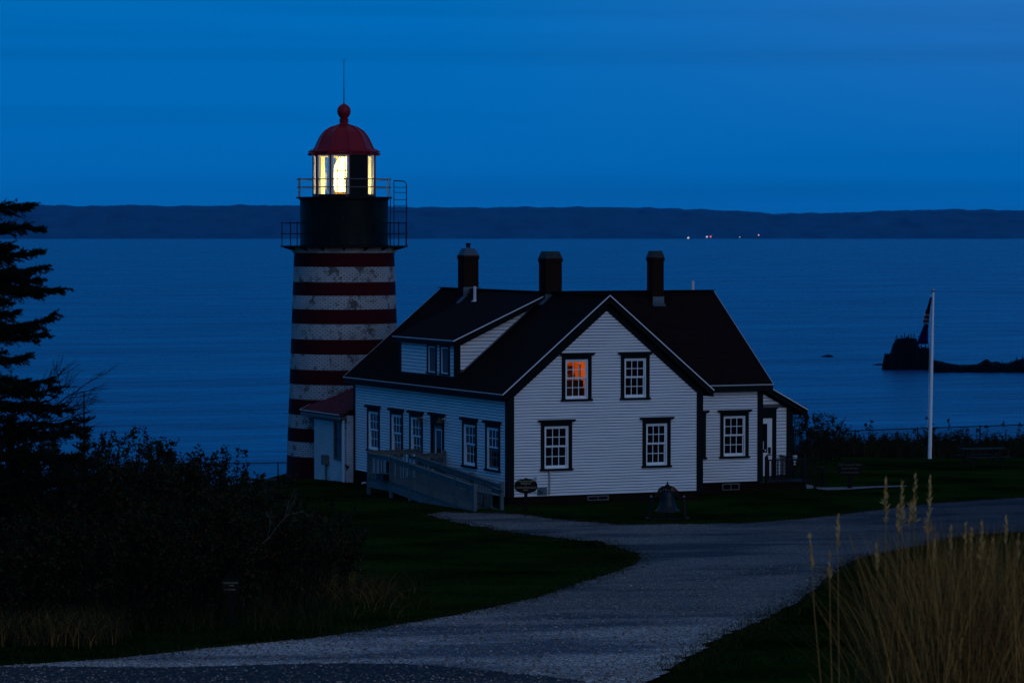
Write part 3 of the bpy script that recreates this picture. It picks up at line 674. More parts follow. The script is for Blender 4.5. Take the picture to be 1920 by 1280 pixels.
# dormer
DX, DY0, DY1, DZ = .10, 4.75, 9.92, 5.13
def roofz(x): return HE + SL * (x + OV)
DSL = (HR_ + .02 - DZ) / (xr + .13)
def dz_(x): return DZ + DSL * (x + .13)
dm = MB(); dm.box(DX, DX + .10, DY0, DY1, roofz(DX) - .1, dz_(DX) - .10)
for yy in (DY0, DY1 - .10): dm.prism([(DX + .1, yy, roofz(DX + .1) - .1), (3.5, yy, roofz(3.5) - .1), (3.3, yy, dz_(3.3) - .12), (DX + .1, yy, dz_(DX + .1) - .12)], (0, .10, 0))
dor = dm.build('dormer', M['groove'], house)
Fd = frame_axes((DX, 0, 0), (0, 1, 0), (-1, 0, 0)); dwin = [(6.40, 7.28, 3.88, 4.96), (5.21, 6.10, 3.88, 4.96)]
siding('dormer_siding', (DX, 0, 0), (0, 1, 0), (-1, 0, 0), roofz(DX) + .02, dz_(DX) - .12, lambda z: (DY0 + .10, DY1 - .18), [hole(*w, cs=.10, top=.10, sill=.05) for w in dwin], M['white_siding'], dor, step=.125)
siding('dormer_siding', (0, DY0, 0), (1, 0, 0), (0, -1, 0), roofz(DX) + .02, 6.4, lambda z: ((max(DX + .16, (z - DZ + .14)/DSL - .13), (z - HE)/SL - OV - .02) if (z - HE)/SL - OV - .04 > max(DX + .16, (z - DZ + .14)/DSL - .13) else None), [], M['white_siding'], dor, step=.125)
t = MB(); t.box(DX - .04, DX - .001, DY0 - .04, DY0 + .10, 3.72, 5.0); t.box(DX, DX + .16, DY0 - .04, DY0 - .001, 3.78, 5.03); t.box(DX - .04, DX - .001, DY1 - .18, DY1 + .04, 3.72, 5.0)
t.box(DX - .05, DX - .002, DY0 + .1, DY1 - .18, 4.97, 5.06); t.box(DX - .055, DX - .002, DY0 + .1, DY1 - .18, 3.78, 3.855)
t.prism([(DX + .16, DY0 - .03, dz_(DX + .16) - .36), (3.0, DY0 - .03, dz_(3.0) - .30), (3.0, DY0 - .03, dz_(3.0) - .10), (DX + .16, DY0 - .03, dz_(DX + .16) - .10)], (0, .028, 0))
t.build_split('corner_board', M['trim_green'], dor)
for w in dwin: window(Fd, *w, dor, cs=.10, top=.10, sill=.05, head=False)
dsl = slab('dormer_roof', [(-.13, 4.42, DZ), (xr, 4.42, HR_ + .02), (xr, 10.12, HR_ + .02), (-.13, 10.12, DZ)], .09, dor, drip_edges=(0, 3), fascia_edges=(0, 3), fh=.17)
fl = MB(); fl.bar((.3, DY0 - .06, roofz(.3) + .02), (3.1, DY0 - .06, roofz(3.1) + .02), .10, .02, up=(-SL, 0, 1)); fl.build('step_flashing', M['flashing'], dor)

# chimneys
def chimney(cx, cy, w, dpt, zb, zt, cap, capz):
    c = MB(); c.box(cx - w/2, cx + w/2, cy - dpt/2, cy + dpt/2, zb, zt); c.box(cx - w/2 - .025, cx + w/2 + .025, cy - dpt/2 - .025, cy + dpt/2 + .025, zt - .12, zt)
    o = box_uv(c.build('chimney', M['red_brick'], house)); k = MB()
    if cap == 'corbel':
        for i in range(4):
            a = w/2 + .015 - i*.035; z = zt + .002 + i*.072; k.box(cx - a, cx + a, cy - a*dpt/w, cy + a*dpt/w, z, z + .055)
        k2 = MB().lathe([(.09, 0), (.085, .02), (.075, .10), (.10, .16), (.11, .18), (.07, .18), (.06, .05), (0, .05)], 12, (cx, cy, zt + .29)); k2.build('chimney_pot', M['dark_metal'], o)
    else:
        a, b = w/2 + .02, dpt/2 + .02; f = .74
        k.add([(cx-a, cy-b, zt+.002), (cx+a, cy-b, zt+.002), (cx+a, cy+b, zt+.002), (cx-a, cy+b, zt+.002), (cx-a*f, cy-b*f, capz), (cx+a*f, cy-b*f, capz), (cx+a*f, cy+b*f, capz), (cx-a*f, cy+b*f, capz)],
              [(3,2,1,0), (4,5,6,7), (0,1,5,4), (1,2,6,5), (2,3,7,6), (3,0,4,7)])
    k.build('chimney_cap', M['stone_block'] if cap == 'cone' else mat('corbel', (.09, .07, .06), .8), o)
    return o
mat('cap_lead', (.030, .040, .040), .5, metal=.3, var=.4, vscale=8)
c1 = chimney(3.62, 11.85, .58, .60, 6.3, 8.02, 'corbel', 0)
c2 = chimney(3.62, 4.50, .62, .60, 6.2, 7.98, 'cone', 8.23)
c3 = chimney(8.97, 6.95, .46, .46, 6.2, 7.97, 'cone', 8.22)
for o in (c2, c3): o.children[0].data.materials[0] = M['cap_lead']
f = MB(); f.box(3.28, 3.95, 11.50, 11.535, 6.55, 6.86); f.bar((3.0, 11.45, roofz(3.0) + .02), (3.35, 11.45, roofz(3.35) + .03), .30, .02, up=(-SL, 0, 1)); f.build('flashing', M['flashing'], c1)
f = MB(); f.box(3.27, 3.97, 4.165, 4.195, 6.40, 6.72); f.bar((3.1, 4.25, roofz(3.1) + .03), (3.35, 4.25, roofz(3.35) + .05), .35, .02, up=(-SL, 0, 1)); f.build('flashing', M['flashing'], c2)
f = MB(); f.box(8.74, 9.20, 6.69, 6.715, 6.30, 6.55); f.bar((8.97, 6.58, HE + WSL*(6.58 - WE) + .015), (8.97, 6.70, HE + WSL*(6.70 - WE) + .015), .50, .02, up=(0, -WSL, 1)); f.build('flashing', M['flashing'], c3)
# vent pipes
for (x, y, zb, zt) in ((2.72, 9.15, 6.25, 6.93), (10.85, 7.62, 6.4, 7.10)):
    v = MB().tube([(x, y, zb), (x, y, zt)], .055, 12).build('vent_pipe', M['pipe_white'], house, smooth=True)
    MB().lathe([(.058, .10), (.075, .06), (.16, .03)], 12, (x, y, zb + .10)).build('flashing', M['pipe_white'], v)
# small things on the front wall: vent pipe, conduit, tap, basement windows
p = MB(); p.tube([(.98, -.10, .12), (.98, -.10, .58), (.97, -.16, .66)], .035, 8); p.lathe([(.0, 0), (.06, .0), (.0, .14)], 8, (1.0, -.16, .60)); p.build('vent_pipe', M['pipe_white'], house)
p = MB(); p.tube([(1.50, -.07, .05), (1.50, -.07, .80)], .028, 8); p.box(1.46, 1.54, -.10, -.04, .78, .84); p.build('conduit', mat('conduit', (.34, .29, .25), .6), house)
p = MB(); p.lathe([(0, 0), (.07, .01), (.075, .06), (.04, .12), (0, .14)], 10, (1.20, -.09, .10)); p.box(1.05, 1.42, -.035, -.028, .02, .30); p.build('meter', M['flashing'], house)
for (x0, x1, z0, z1, yy) in ((9.70, 10.40, -.30, -.06, WY0), (2.95, 3.75, -.22, -.06, 0)):
    q = MB(); F = frame_axes((0, yy + .04, 0), (1, 0, 0), (0, -1, 0)); 
    for bx in ((x0, x0+.04, z0, z1), (x1-.04, x1, z0, z1), (x0+.04, x1-.04, z1-.04, z1), (x0+.04, x1-.04, z0, z0+.03), ((x0+x1)/2-.015, (x0+x1)/2+.015, z0+.03, z1-.04)): obox(q, F, bx[0], bx[1], .001, .05, bx[2], bx[3])
    w = q.build('basement_window', M['grey_paint_worn'], house); g = MB(); obox(g, F, x0+.04, x1-.04, .002, .012, z0+.03, z1-.04); g.build('glass_pane', M['glass_dark'], w)

# lean-to entry at the right gable end
LY, LX = 6.0, 14.12
def lz(x): return 2.35 + (14.66 - x) * .537
lm = MB(); lm.prism([(WX, LY, -.1), (LX, LY, -.1), (LX, LY, lz(LX) - .12), (WX, LY, lz(WX) - .12)], (0, .12, 0)); lm.prism([(LX, LY + .12, -.1), (LX, LY + 3.5, -.1), (LX, LY + 3.5, lz(LX) - .12), (LX, LY + .12, lz(LX) - .12)], (-.12, 0, 0))
ent = lm.build('entry', M['groove'], house)
siding('entry_siding', (0, LY, 0), (1, 0, 0), (0, -1, 0), -.06, 3.4, lambda z: ((13.47, min(LX - .20, 14.66 - (z - 2.22)/.537)) if min(LX - .20, 14.66 - (z - 2.22)/.537) > 13.5 and z < 2.42 else ((12.3, 14.66 - (z - 2.22)/.537) if z > 2.46 and 14.66 - (z - 2.22)/.537 > 12.32 else None)), [], M['white_siding'], ent, step=.125)
siding('entry_siding', (LX, LY, 0), (0, 1, 0), (1, 0, 0), -.06, lz(LX) - .14, lambda z: (.2, 3.4), [], M['white_siding'], ent, step=.125)
t = MB(); t.box(LX - .22, LX + .04, LY - .05, LY - .002, -.10, 2.44); t.box(13.30, 13.47, LY - .05, LY - .002, -.10, 2.05); t.box(12.25, 13.47, LY - .055, LY - .002, 2.05, 2.42); t.box(12.25, 12.42, LY - .05, LY - .002, -.10, 2.05); t.box(12.2, 13.52, LY - .09, LY - .056, 2.38, 2.44)
t.prism([(WX + .2, LY - .04, lz(WX + .2) - .34), (14.4, LY - .04, lz(14.4) - .34), (14.4, LY - .04, lz(14.4) - .1), (WX + .2, LY - .04, lz(WX + .2) - .1)], (0, .035, 0))
t.build_split('corner_board', M['trim_green'], ent)
slab('entry_roof', [(WX, LY - .30, lz(WX)), (14.66, LY - .30, lz(14.66)), (14.66, LY + 3.8, lz(14.66)), (WX, LY + 3.8, lz(WX))], .10, ent, drip_edges=(0, 1), fascia_edges=(0, 1))
dd = MB(); F = frame_axes((0, LY, 0), (1, 0, 0), (0, -1, 0))
for bx in ((12.42, 12.55, -.08, 2.05), (13.10, 13.30, -.08, 2.05), (12.55, 13.10, 1.85, 2.05), (12.55, 13.10, -.08, .78)): obox(dd, F, bx[0], bx[1], .0, .03, bx[2], bx[3])
obox(dd, F, 12.62, 12.82, .03, .036, .0, .58); obox(dd, F, 12.88, 13.06, .03, .036, .0, .58)
dr = dd.build('door', M['white_paint'], ent); g = MB(); obox(g, F, 12.55, 13.10, .004, .010, .78, 1.85); g.build('glass_pane', M['glass_dark'], dr)
g = MB(); obox(g, F, 13.13, 13.24, .03, .05, .74, .98); g.tube([(13.19, LY - .05, .90), (13.19, LY - .10, .88), (13.12, LY - .10, .88)], .016, 6); obox(g, F, 13.08, 13.26, .03, .07, .68, .72); g.build('handle', M['dark_metal'], dr)
g = MB(); 
for i, (z0, z1, mi) in enumerate(((1.12, 1.20, 0), (1.04, 1.11, 3), (.92, 1.03, 2), (1.0, 1.035, 1))): obox(g, F, 12.76, 12.92, .012, .016, z0, z1, mi)
obox(g, F, 12.925, 12.96, .012, .016, .90, 1.20, 0); obox(g, F, 13.0, 13.06, .012, .016, .84, .90, 0); g.build('notice', [M['paper'], M['paper_red'], M['paper_green'], M['paper_gold']], dr)
lp = MB(); lp.tube([(12.66, LY - .03, 2.62), (12.66, LY - .16, 2.68)], .02, 6); lp.lathe([(0, -.09), (.07, -.07), (.10, 0), (.07, .07), (0, .09)], 12, (12.70, LY - .22, 2.62)); lp.build('wall_lamp', mat('lamp_globe', (.35, .36, .36), .3, spec=.5), ent, smooth=True)
pl_ = MB(); pl_.box(WX + .046, WX + .16, 3.55, 3.60, 1.15, 1.19); pl_.tube([(WX + .1, 3.57, 1.17), (WX + .13, 3.50, 1.25)], .02, 6); pl_.build('coat_hook', M['galvanised'], house)
fixup(house)

# ================================================================== PORCH DECK WITH STEPS
dk = thing('porch_deck', 'dark railed porch deck on brick base beside the white entry door', 'porch', (12.6, 5.0, -.35))
a = MB(); a.box(WX + .06, 13.62, 4.0, LY - .06, -.75, -.20); box_uv(a.build('brick_base', M['foundation'], dk))
a = MB(); a.box(WX + .06, 13.68, 3.92, LY - .06, -.195, -.135)
a.build('deck', M['porch_paint'], dk)
def rail(parent, A, B, n, hb=.08, ht=.78, pm='porch_paint', w=.035, post=None):
    A, B = Vector(A), Vector(B); z = Vector((0, 0, 1)); r = MB(); r.bar(A + z*ht, B + z*ht, .09, .045); r.bar(A + z*hb, B + z*hb, .06, .04)
    for i in range(n):
        p = A.lerp(B, (i + .5) / n); r.bar(p + z*hb, p + z*(ht - .02), w, w, up=(1, 0, 0))
    return r.build('railing', M[pm], parent)
fy = 4.02
rail(dk, (12.05, fy, -.13), (13.55, fy, -.13), 12); rail(dk, (13.58, fy, -.13), (13.58, fy + .02, -.13), 1); rail(dk, (13.6, LY - .1, -.13), (13.6, 5.3, -.13), 5)
rail(dk, (13.62, fy, -.13), (14.35, fy, -.62), 5)
for (x, y, zb, zt) in ((12.02, fy, -.13, .78), (13.58, fy, -.13, .78), (14.38, fy, -.80, .30), (13.6, 5.25, -.13, .78)):
    MB().box(x - .05, x + .05, y - .05, y + .05, zb, zt).lathe([(0, .06), (.045, .03), (.05, 0)], 8, (x, y, zt)).build('post', M['porch_paint'], dk)
s = MB(); s.box(13.69, 13.98, 4.05, 5.3, -.75, -.32); s.box(13.99, 14.28, 4.05, 5.3, -.75, -.50); s.build('steps', M['concrete'], dk)
fixup(dk)

# ================================================================== LIGHTHOUSE
TX, TY = 1.66, 19.6; TA = .368          # azimuth of the camera as seen from the tower
CF = Vector((-math.sin(TA), -math.cos(TA), 0)); CR = Vector((math.cos(TA), -math.sin(TA), 0))
TC = Vector((TX, TY, 0))
def tp(r, deg, z): a = R(deg); return TC + (CF*math.cos(a) + CR*math.sin(a))*r + Vector((0, 0, z))
mat('rail_grey', (.10, .10, .095), .5, spec=.1)
lh = thing('lighthouse', 'red and white banded brick lighthouse with black watch room and lit lantern', 'lighthouse', (TX, TY, -.6))
bands = [-1.0, .19, .76, 1.29, 1.82, 2.42, 2.99, 3.57, 4.17, 4.74, 5.35, 5.91, 6.44, 6.96, 7.55, 8.07]
tr = lambda z: 2.275 - (z + .4) * .0372
pr, ms = [], []
for i in range(len(bands) - 1):
    n = 3
    for k in range(n): pr.append((tr(bands[i] + (bands[i+1]-bands[i])*k/n), bands[i] + (bands[i+1]-bands[i])*k/n)); ms.append(i % 2)
pr.append((tr(8.07), 8.07))
o = MB().lathe(pr, 96, (TX, TY, 0), mis=ms).build('tower_wall', [M['tower_red'], M['tower_white']], lh, smooth=True); cyl_uv(o, (TX, TY), 2.1)
mat('cream_paint', (.42, .38, .33), .7, var=.45, vscale=3)
MB().lathe([(1.93, 8.06), (2.02, 8.10), (2.03, 8.17), (2.10, 8.24), (2.13, 8.30), (1.6, 8.30)], 64, (TX, TY, 0)).build('cornice', M['cream_paint'], lh, smooth=True)
MB().lathe([(1.5, 8.302), (2.47, 8.302), (2.49, 8.32), (2.49, 8.37), (1.5, 8.37)], 48, (TX, TY, 0)).build('lower_gallery_deck', M['black_iron'], lh)
b = MB()
for i in range(16): a = i*22.5; b.prism([tp(1.95, a-1, 8.30), tp(2.42, a-1, 8.30), tp(2.0, a-1, 8.16)], tp(1.95, a+1, 8.3) - tp(1.95, a-1, 8.3))
b.build_split('gallery_bracket', M['black_iron'], lh)
dr = MB().lathe([(1.72, 8.372), (1.74, 8.40), (1.725, 8.44), (1.725, 10.12), (1.76, 10.16), (1.76, 10.20)], 64, (TX, TY, 0)).build('watch_room', M['black_drum'], lh, smooth=True)
v = MB(); v.lathe([(0, 0), (.10, 0), (.10, .05), (0, .09)], 10, tp(1.74, 2, 9.60)); q = tp(1.74, -2, 9.55); v.tube([q, q + CF*.10, q + CF*.12 - Vector((0, 0, .2))], .03, 6); v.build('vent_hood', M['dark_metal'], dr)
MB().lathe([(1.2, 10.202), (1.86, 10.202), (1.88, 10.22), (1.88, 10.265), (1.2, 10.265)], 48, (TX, TY, 0)).build('upper_gallery_deck', M['black_iron'], lh)
def gallery(name, r, zd, rails, posts, start, h, rad=.018):
    g = MB(); 
    for zr in rails:
        pts = [tp(r, start + k*6, zr) for k in range(61)]; g.tube(pts, rad, 6, cap=False)
    for k in range(posts): g.tube([tp(r, start + k*360/posts, zd), tp(r, start + k*360/posts, zd + h)], rad*1.15, 6); g.lathe([(0, .045), (.03, .02), (.03, 0)], 6, tp(r, start + k*360/posts, zd + h))
    return g.build(name, M['rail_grey' if 'upper' in name else 'black_iron'], lh)
gallery('lower_railing', 2.44, 8.37, (9.25, 8.83), 10, -84, .90)
gallery('upper_railing', 1.84, 10.265, (10.95, 10.64), 10, -69, .70)
# ladder from the lower to the upper gallery, with arched hand rails
la = MB(); la_a = 90
A0, B0 = tp(1.96, 83, 0), tp(2.44, 90, 0)
def Z(p, z): return Vector((p.x, p.y, z))
la.tube([Z(A0, 8.37), Z(A0, 10.85), Z(A0, 10.9)], .018, 6); 
la.tube([Z(B0, 8.37), Z(B0, 10.72), Z(B0.lerp(A0, .06), 10.82), Z(B0.lerp(A0, .18), 10.88), Z(A0, 10.90)], .022, 6)
for z in (10.64, 10.44, 10.16, 9.93, 9.70): la.tube([Z(A0, z), Z(B0, z)], .013, 5)
C0, D0_ = tp(1.82, 84, 0), tp(1.82, 96, 0)
for z in [8.5 + .14*i for i in range(13)]: la.tube([Z(C0, z), Z(D0_, z)], .011, 5)
la.tube([Z(C0, 8.37), Z(C0, 10.3)], .014, 5); la.tube([Z(D0_, 8.37), Z(D0_, 10.3)], .014, 5)
la.build('ladder', M['black_iron'], lh)
# lantern : decagon
VA = [-61.3, -25.3, 10.7, 46.7, 82.7, 118.7, 154.7, 190.7, 226.7, 262.7]; LR = 1.22
mat('lantern_white', (.86, .84, .74), .5); mat('lantern_red', (.10, .010, .012), .5); mat('lantern_black', (.004, .004, .003), .45, spec=.1)
ringp = lambda r, z: [tp(r, a, z) for a in VA]
def ring(mb, r0, r1, z0, z1, mi=0):
    for i in range(10):
        a, b = VA[i], VA[(i+1) % 10] if i < 9 else VA[0] + 360
        P = [tp(r0, a, z0), tp(r1, a, z0), tp(r1, b, z0), tp(r0, b, z0), tp(r0, a, z1), tp(r1, a, z1), tp(r1, b, z1), tp(r0, b, z1)]
        mb.add(P, [(3,2,1,0), (4,5,6,7), (0,1,5,4), (2,3,7,6), (1,2,6,5), (3,0,4,7)], mi)
m_ = MB(); ring(m_, LR-.05, LR+.03, 10.267, 10.37); m_.build('lantern_sill', M['lantern_black'], lh)
m_ = MB(); ring(m_, LR-.14, LR-.055, 10.267, 10.36); ring(m_, LR-.10, LR-.055, 11.84, 11.99)
for a in VA:
    P = tp(LR-.03, a, 0); 
    m_.bar(Z(tp(LR-.055, a, 0), 10.36), Z(tp(LR-.055, a, 0), 11.98), .23, .045, up=tuple(tp(1, a, 0) - TC))
m_.build('lantern_frame', M['lantern_white'], lh)
m_ = MB()
for a in VA: m_.bar(Z(tp(LR, a, 0), 10.37), Z(tp(LR, a, 0), 11.99), .035, .05, up=tuple(tp(1, a, 0) - TC))
m_.build('mullion', M['lantern_red'], lh)
lg = bpy.data.materials.new('lantern_glass'); lg.use_nodes = True; clear_glass(lg, (.97, .98, .95))
for i in range(10):
    a, b = VA[i], VA[i] + 36; p0, p1 = tp(LR-.012, a + 1, 0), tp(LR-.012, b - 1, 0)
    if i == 2:
        q = MB(); q.bar(Z(p0, 11.18), Z(p1, 11.18), .05, 1.62, up=(0, 0, 1)); q.build('blank_panel', M['lantern_black'], lh)
    else:
        q = MB(); q.bar(Z(p0, 11.18), Z(p1, 11.18), .006, 1.62, up=(0, 0, 1)); q.build('lantern_pane', lg, lh)
# dome
mat('dome_red', (.24, .008, .018), .38, spec=.15, var=.12, vscale=2)
a0 = math.atan2((CF*math.cos(R(VA[0])) + CR*math.sin(R(VA[0]))).y, (CF*math.cos(R(VA[0])) + CR*math.sin(R(VA[0]))).x)
dp = [(1.10, 11.99), (1.30, 11.985), (1.41, 12.00), (1.42, 12.05), (1.33, 12.075), (1.19, 12.11), (1.12, 12.22), (1.05, 12.38), (.93, 12.62), (.76, 12.83), (.52, 12.98), (.26, 13.06), (.235, 13.07)]
dm_ = MB(); 
for i, (r, z) in enumerate(dp):
    for a in VA: dm_.v.append(tuple(tp(r, a, z)))
for i in range(len(dp) - 1):
    for j in range(10): dm_.f.append((i*10+j, i*10+(j+1) % 10, (i+1)*10+(j+1) % 10, (i+1)*10+j)); dm_.m.append(0)
dome = dm_.build('dome', M['dome_red'], lh); 
rb = MB()
for a in VA: rb.tube([tp(r + .01, a, z + .005) for r, z in dp[4:]], .022, 5)
rb.build('rib', M['dome_red'], dome)
cs_ = MB(); ring(cs_, LR-.02, LR+.06, 11.90, 11.984)
for a in VA: cs_.prism([tp(LR+.06, a-1.2, 11.98), tp(1.40, a-1.2, 11.99), tp(1.44, a-1.2, 11.90), tp(LR+.06, a-1.2, 11.86)], tp(1.3, a+1.2, 12) - tp(1.3, a-1.2, 12))
cs_.build('eave_bracket', M['dome_red'], dome)
MB().lathe([(.235, 13.06), (.24, 13.10), (.17, 13.14), (.155, 13.18), (.19, 13.20), (.19, 13.23), (.16, 13.25), (.19, 13.29), (.19, 13.31), (.13, 13.34), (.20, 13.41), (.255, 13.52), (.27, 13.62), (.25, 13.73), (.19, 13.82), (.10, 13.88), (.03, 13.91), (.03, 13.96), (0, 13.97)], 24, (TX, TY, 0)).build('ventilator_ball', M['dome_red'], lh, smooth=True)
rd = MB(); rd.tube([(TX, TY, 13.95), (TX, TY, 14.8), (TX, TY, 15.52)], [.022, .016, .010], 6)
for s in (-1, 1): rd.tube([(TX, TY, 15.50), TC + CR*.03*s + Vector((0, 0, 15.58)), TC + CR*.045*s + Vector((0, 0, 15.66))], .008, 4)
rd.build('lightning_rod', M['dark_metal'], lh)
# Fresnel lens
def emat(name, c, s):
    m = bpy.data.materials.new(name); m.use_nodes = True; p = m.node_tree.nodes['Principled BSDF']
    p.inputs['Base Color'].default_value = (.5, .5, .45, 1); p.inputs['Emission Color'].default_value = (*c, 1); p.inputs['Emission Strength'].default_value = s; p.inputs['Roughness'].default_value = .15; M[name] = m; return m
emat('lens_glow', (1.0, .74, .24), 10); emat('lens_dim', (.95, .60, .10), .55)
mat('lens_brass', (.35, .20, .03), .4, metal=.2)
ln = []; lmi = [0]
z = 10.46
while z < 11.86:
    t_ = (z - 10.46) / 1.4; r = .40 if z < 11.30 else .40 - .26 * ((z - 11.30) / .56) ** 1.3
    if z < 10.62: r = .30 + .10 * (z - 10.46)/.16
    ln += [(r, z), (r + .035, z + .030), (r, z + .06)]; z += .07; lmi += ([0, 1, 0] if z > 11.30 or z < 10.66 else [0, 0, 0])
lens = MB().lathe([(0, 10.46)] + ln + [(0, ln[-1][1])], 40, (TX, TY, 0), mis=lmi + [0]*4).build('lens', [M['lens_glow'], M['lens_dim']], lh)
fb = MB()
for k in range(8):
    a = k*45 + 8; fb.tube([tp((.44 if z < 11.30 else .44 - .26*((z-11.30)/.56)**1.3), a, z) for z in [10.45 + .1*i for i in range(15)]], .024, 5)
fb.lathe([(.17, 11.84), (.21, 11.85), (.20, 11.90), (.08, 11.94), (0, 11.95)], 24, (TX, TY, 0)); fb.lathe([(.40, 10.38), (.43, 10.40), (.43, 10.45), (.30, 10.46)], 24, (TX, TY, 0))
for zz in (10.45, 11.30): fb.tube([tp(.445, k*10, zz) for k in range(37)], .014, 5, cap=False)
fb.tube([TC + Vector((0, 0, 11.94)), TC + Vector((0, 0, 12.3))], .02, 6)
fb.build('lens_frame', M['lens_brass'], lens)
gr = MB()
for k in range(8): gr.tube([tp(.45, -1 + d, 10.76 + .058*k) for d in (-2, 4, 10, 16, 21)], .021, 4)
gr.tube([tp(.45, 8, 10.70), tp(.45, 8, 11.22)], .012, 4)
gr.build('lens_grille', M['lens_dim'], lens)
st = MB().lathe([(.22, 10.28), (.22, 10.32), (.14, 10.34), (.14, 10.38)], 16, (TX, TY, 0)).build('lens_pedestal', M['lantern_white'], lens)
MB().lathe([(0, 10.268), (1.12, 10.268)], 10, (TX, TY, 0), a0=a0).build('lantern_floor', M['lantern_white'], lh)
fixup(lh)

# ================================================================== BRICK ANNEX between house and tower
ax = thing('brick_annex', 'small white peeling brick room with mossy red shingle roof between house and lighthouse', 'outbuilding', (-.3, 16, -.45))
AX, AY0, AY1 = -.30, HL + .02, 17.75
a = MB(); a.box(AX, AX + .25, AY0, AY1, -1.2, 2.02); a.box(AX + .25, 3.6, AY1 - .25, AY1, -1.2, 2.02)
box_uv(a.build('wall', M['annex_white'], ax))
ry = AY1 + .75
slab('roof', [(-.62, HL + .03, 2.06), (1.7, HL + .03, 3.14), (1.7, ry - .1, 3.14), (-.62, ry, 2.06)], .07, ax, drip_edges=(2, 3), fascia_edges=(), m='shingle_red')
slab('roof', [(4.0, HL + .03, 2.06), (1.7, HL + .03, 3.14), (1.7, ry - .1, 3.14), (4.0, ry, 2.06)], .07, ax, m='shingle_red')
t = MB(); t.box(-.56, AX - .002, HL + .05, ry - .1, 1.90, 1.96); t.box(-.60, -.565, HL + .05, ry - .05, 1.86, 1.98); t.box(AX - .04, AX - .002, AY0, AY1, 1.74, 1.90); t.build('eave_trim', M['grey_paint'], ax)
Fa = frame_axes((AX, 0, 0), (0, 1, 0), (-1, 0, 0))
q = MB()
for bx in ((14.86, 14.95, .30, 1.84), (15.44, 15.53, .30, 1.84), (14.95, 15.44, 1.75, 1.84), (14.95, 15.44, .30, .38)): obox(q, Fa, bx[0], bx[1], .002, .06, bx[2], bx[3])
w = q.build('window', M['grey_paint_worn'], ax); q = MB(); obox(q, Fa, 14.95, 15.44, .004, .012, .38, 1.75); q.build('glass_pane', M['glass_dark'], w)
q = MB(); obox(q, Fa, 14.95, 15.44, .013, .04, 1.06, 1.10); q.build('sash', M['dark_metal'], w)
q = MB(); q.box(AX - .18, AX - .002, 16.15, 16.55, .05, .42); q.build('electric_box', M['grey_paint_worn'], ax, bevel=.01)
q = MB(); q.tube([(AX - .06, 16.35, .05), (AX - .06, 16.35, -.9)], .035, 8); q.build('conduit', M['grey_paint_worn'], ax)
q = MB(); q.tube([(AX - .08, 14.42, 1.85), (AX - .08, 14.42, -.62)], .05, 8); q.build('downspout', M['pipe_white'], ax)
fixup(ax)
wp = at(678, 904, 124); q = MB().tube([(0, 0, 0), (.10, -.02, .03), (.16, -.05, .02)], .035, 8).build('drain_pipe', M['pipe_white']); q.location = (wp.x, wp.y, gz(wp.x, wp.y) + .05)
tag(q, 'stub of white drain pipe in the grass beside the annex', 'pipe')

# ================================================================== RAMP
rp = thing('wheelchair_ramp', 'grey wooden wheelchair ramp with balustrades along the left wall of the house', 'ramp', (-1.5, 3, -.4))
OX, IX, RY0, RYL, RYE = -2.06, -1.08, -1.95, 5.45, 7.55
FZ = .17
def fz(y): return FZ if y >= RYL else -.34 + (FZ + .34) * (y - RY0) / (RYL - RY0)
def gzz(x, y): return gz(x, y) - .1
d = MB()
d.prism([(OX, RY0 - .3, fz(RY0) - .10), (OX, RY0 - .3, fz(RY0) - .05), (OX, RYL, FZ), (OX, RYL, FZ - .05)], (IX - OX, 0, 0)); d.box(OX, -.03, RYL, RYE, FZ - .05, FZ)
d.build('ramp_deck', M['grey_paint_worn'], rp)
def sk(x, ya, yb, n=1):
    q = MB(); q.prism([(x, ya, fz(ya) - .30), (x, yb, fz(yb) - .30), (x, yb, fz(yb) - .055), (x, ya, fz(ya) - .055)], (.04, 0, 0)); return q
q = sk(OX - .03, RY0, RYL); q.prism([(OX - .03, RYL, FZ - .30), (OX - .03, RYE, FZ - .30), (OX - .03, RYE, FZ - .055), (OX - .03, RYL, FZ - .055)], (.04, 0, 0)); q.build('skirt_board', M['grey_paint'], rp)
sk(IX - .01, RY0, RYL).build('skirt_board', M['grey_paint'], rp)
def baluster_run(x, ya, yb, sp=.124, top=.90, name='balustrade', wide=.052, m='grey_paint'):
    r = MB(); n = int(abs(yb - ya) / sp)
    for i in range(n):
        y = ya + (i + .5) * (yb - ya) / n; r.box(x - .008, x + .008, y - wide/2, y + wide/2, fz(y) - .04, fz(y) + top - .06)
    r.bar((x - .01, ya, fz(ya) + top - .09), (x - .01, yb, fz(yb) + top - .09), .04, .11)
    r.bar((x, ya, fz(ya) + top), (x, yb, fz(yb) + top), .15, .035); r.bar((x, ya, fz(ya) + .05), (x, yb, fz(yb) + .05), .05, .06)
    return r.build(name, M[m], rp)
op = [(RY0, .97), (-.42, .97), (1.75, .97), (3.68, .94), (RYL, .92), (RYE, .98)]
for (a_, _), (b_, __) in zip(op, op[1:]): baluster_run(OX, a_, b_)
for y, h in op: MB().box(OX - .06, OX + .05, y - .05, y + .05, gzz(OX, y), fz(y) + h).box(OX - .075, OX + .065, y - .065, y + .065, fz(y) + h, fz(y) + h + .02).build('post', M['grey_paint'], rp)
ip = [(RY0 + .05, .97), (.6, .97), (3.1, .97), (5.3, .97)]
for (a_, _), (b_, __) in zip(ip, ip[1:]):
    if a_ < 0: baluster_run(IX, a_ + .75, b_)
    else: baluster_run(IX, a_, b_)
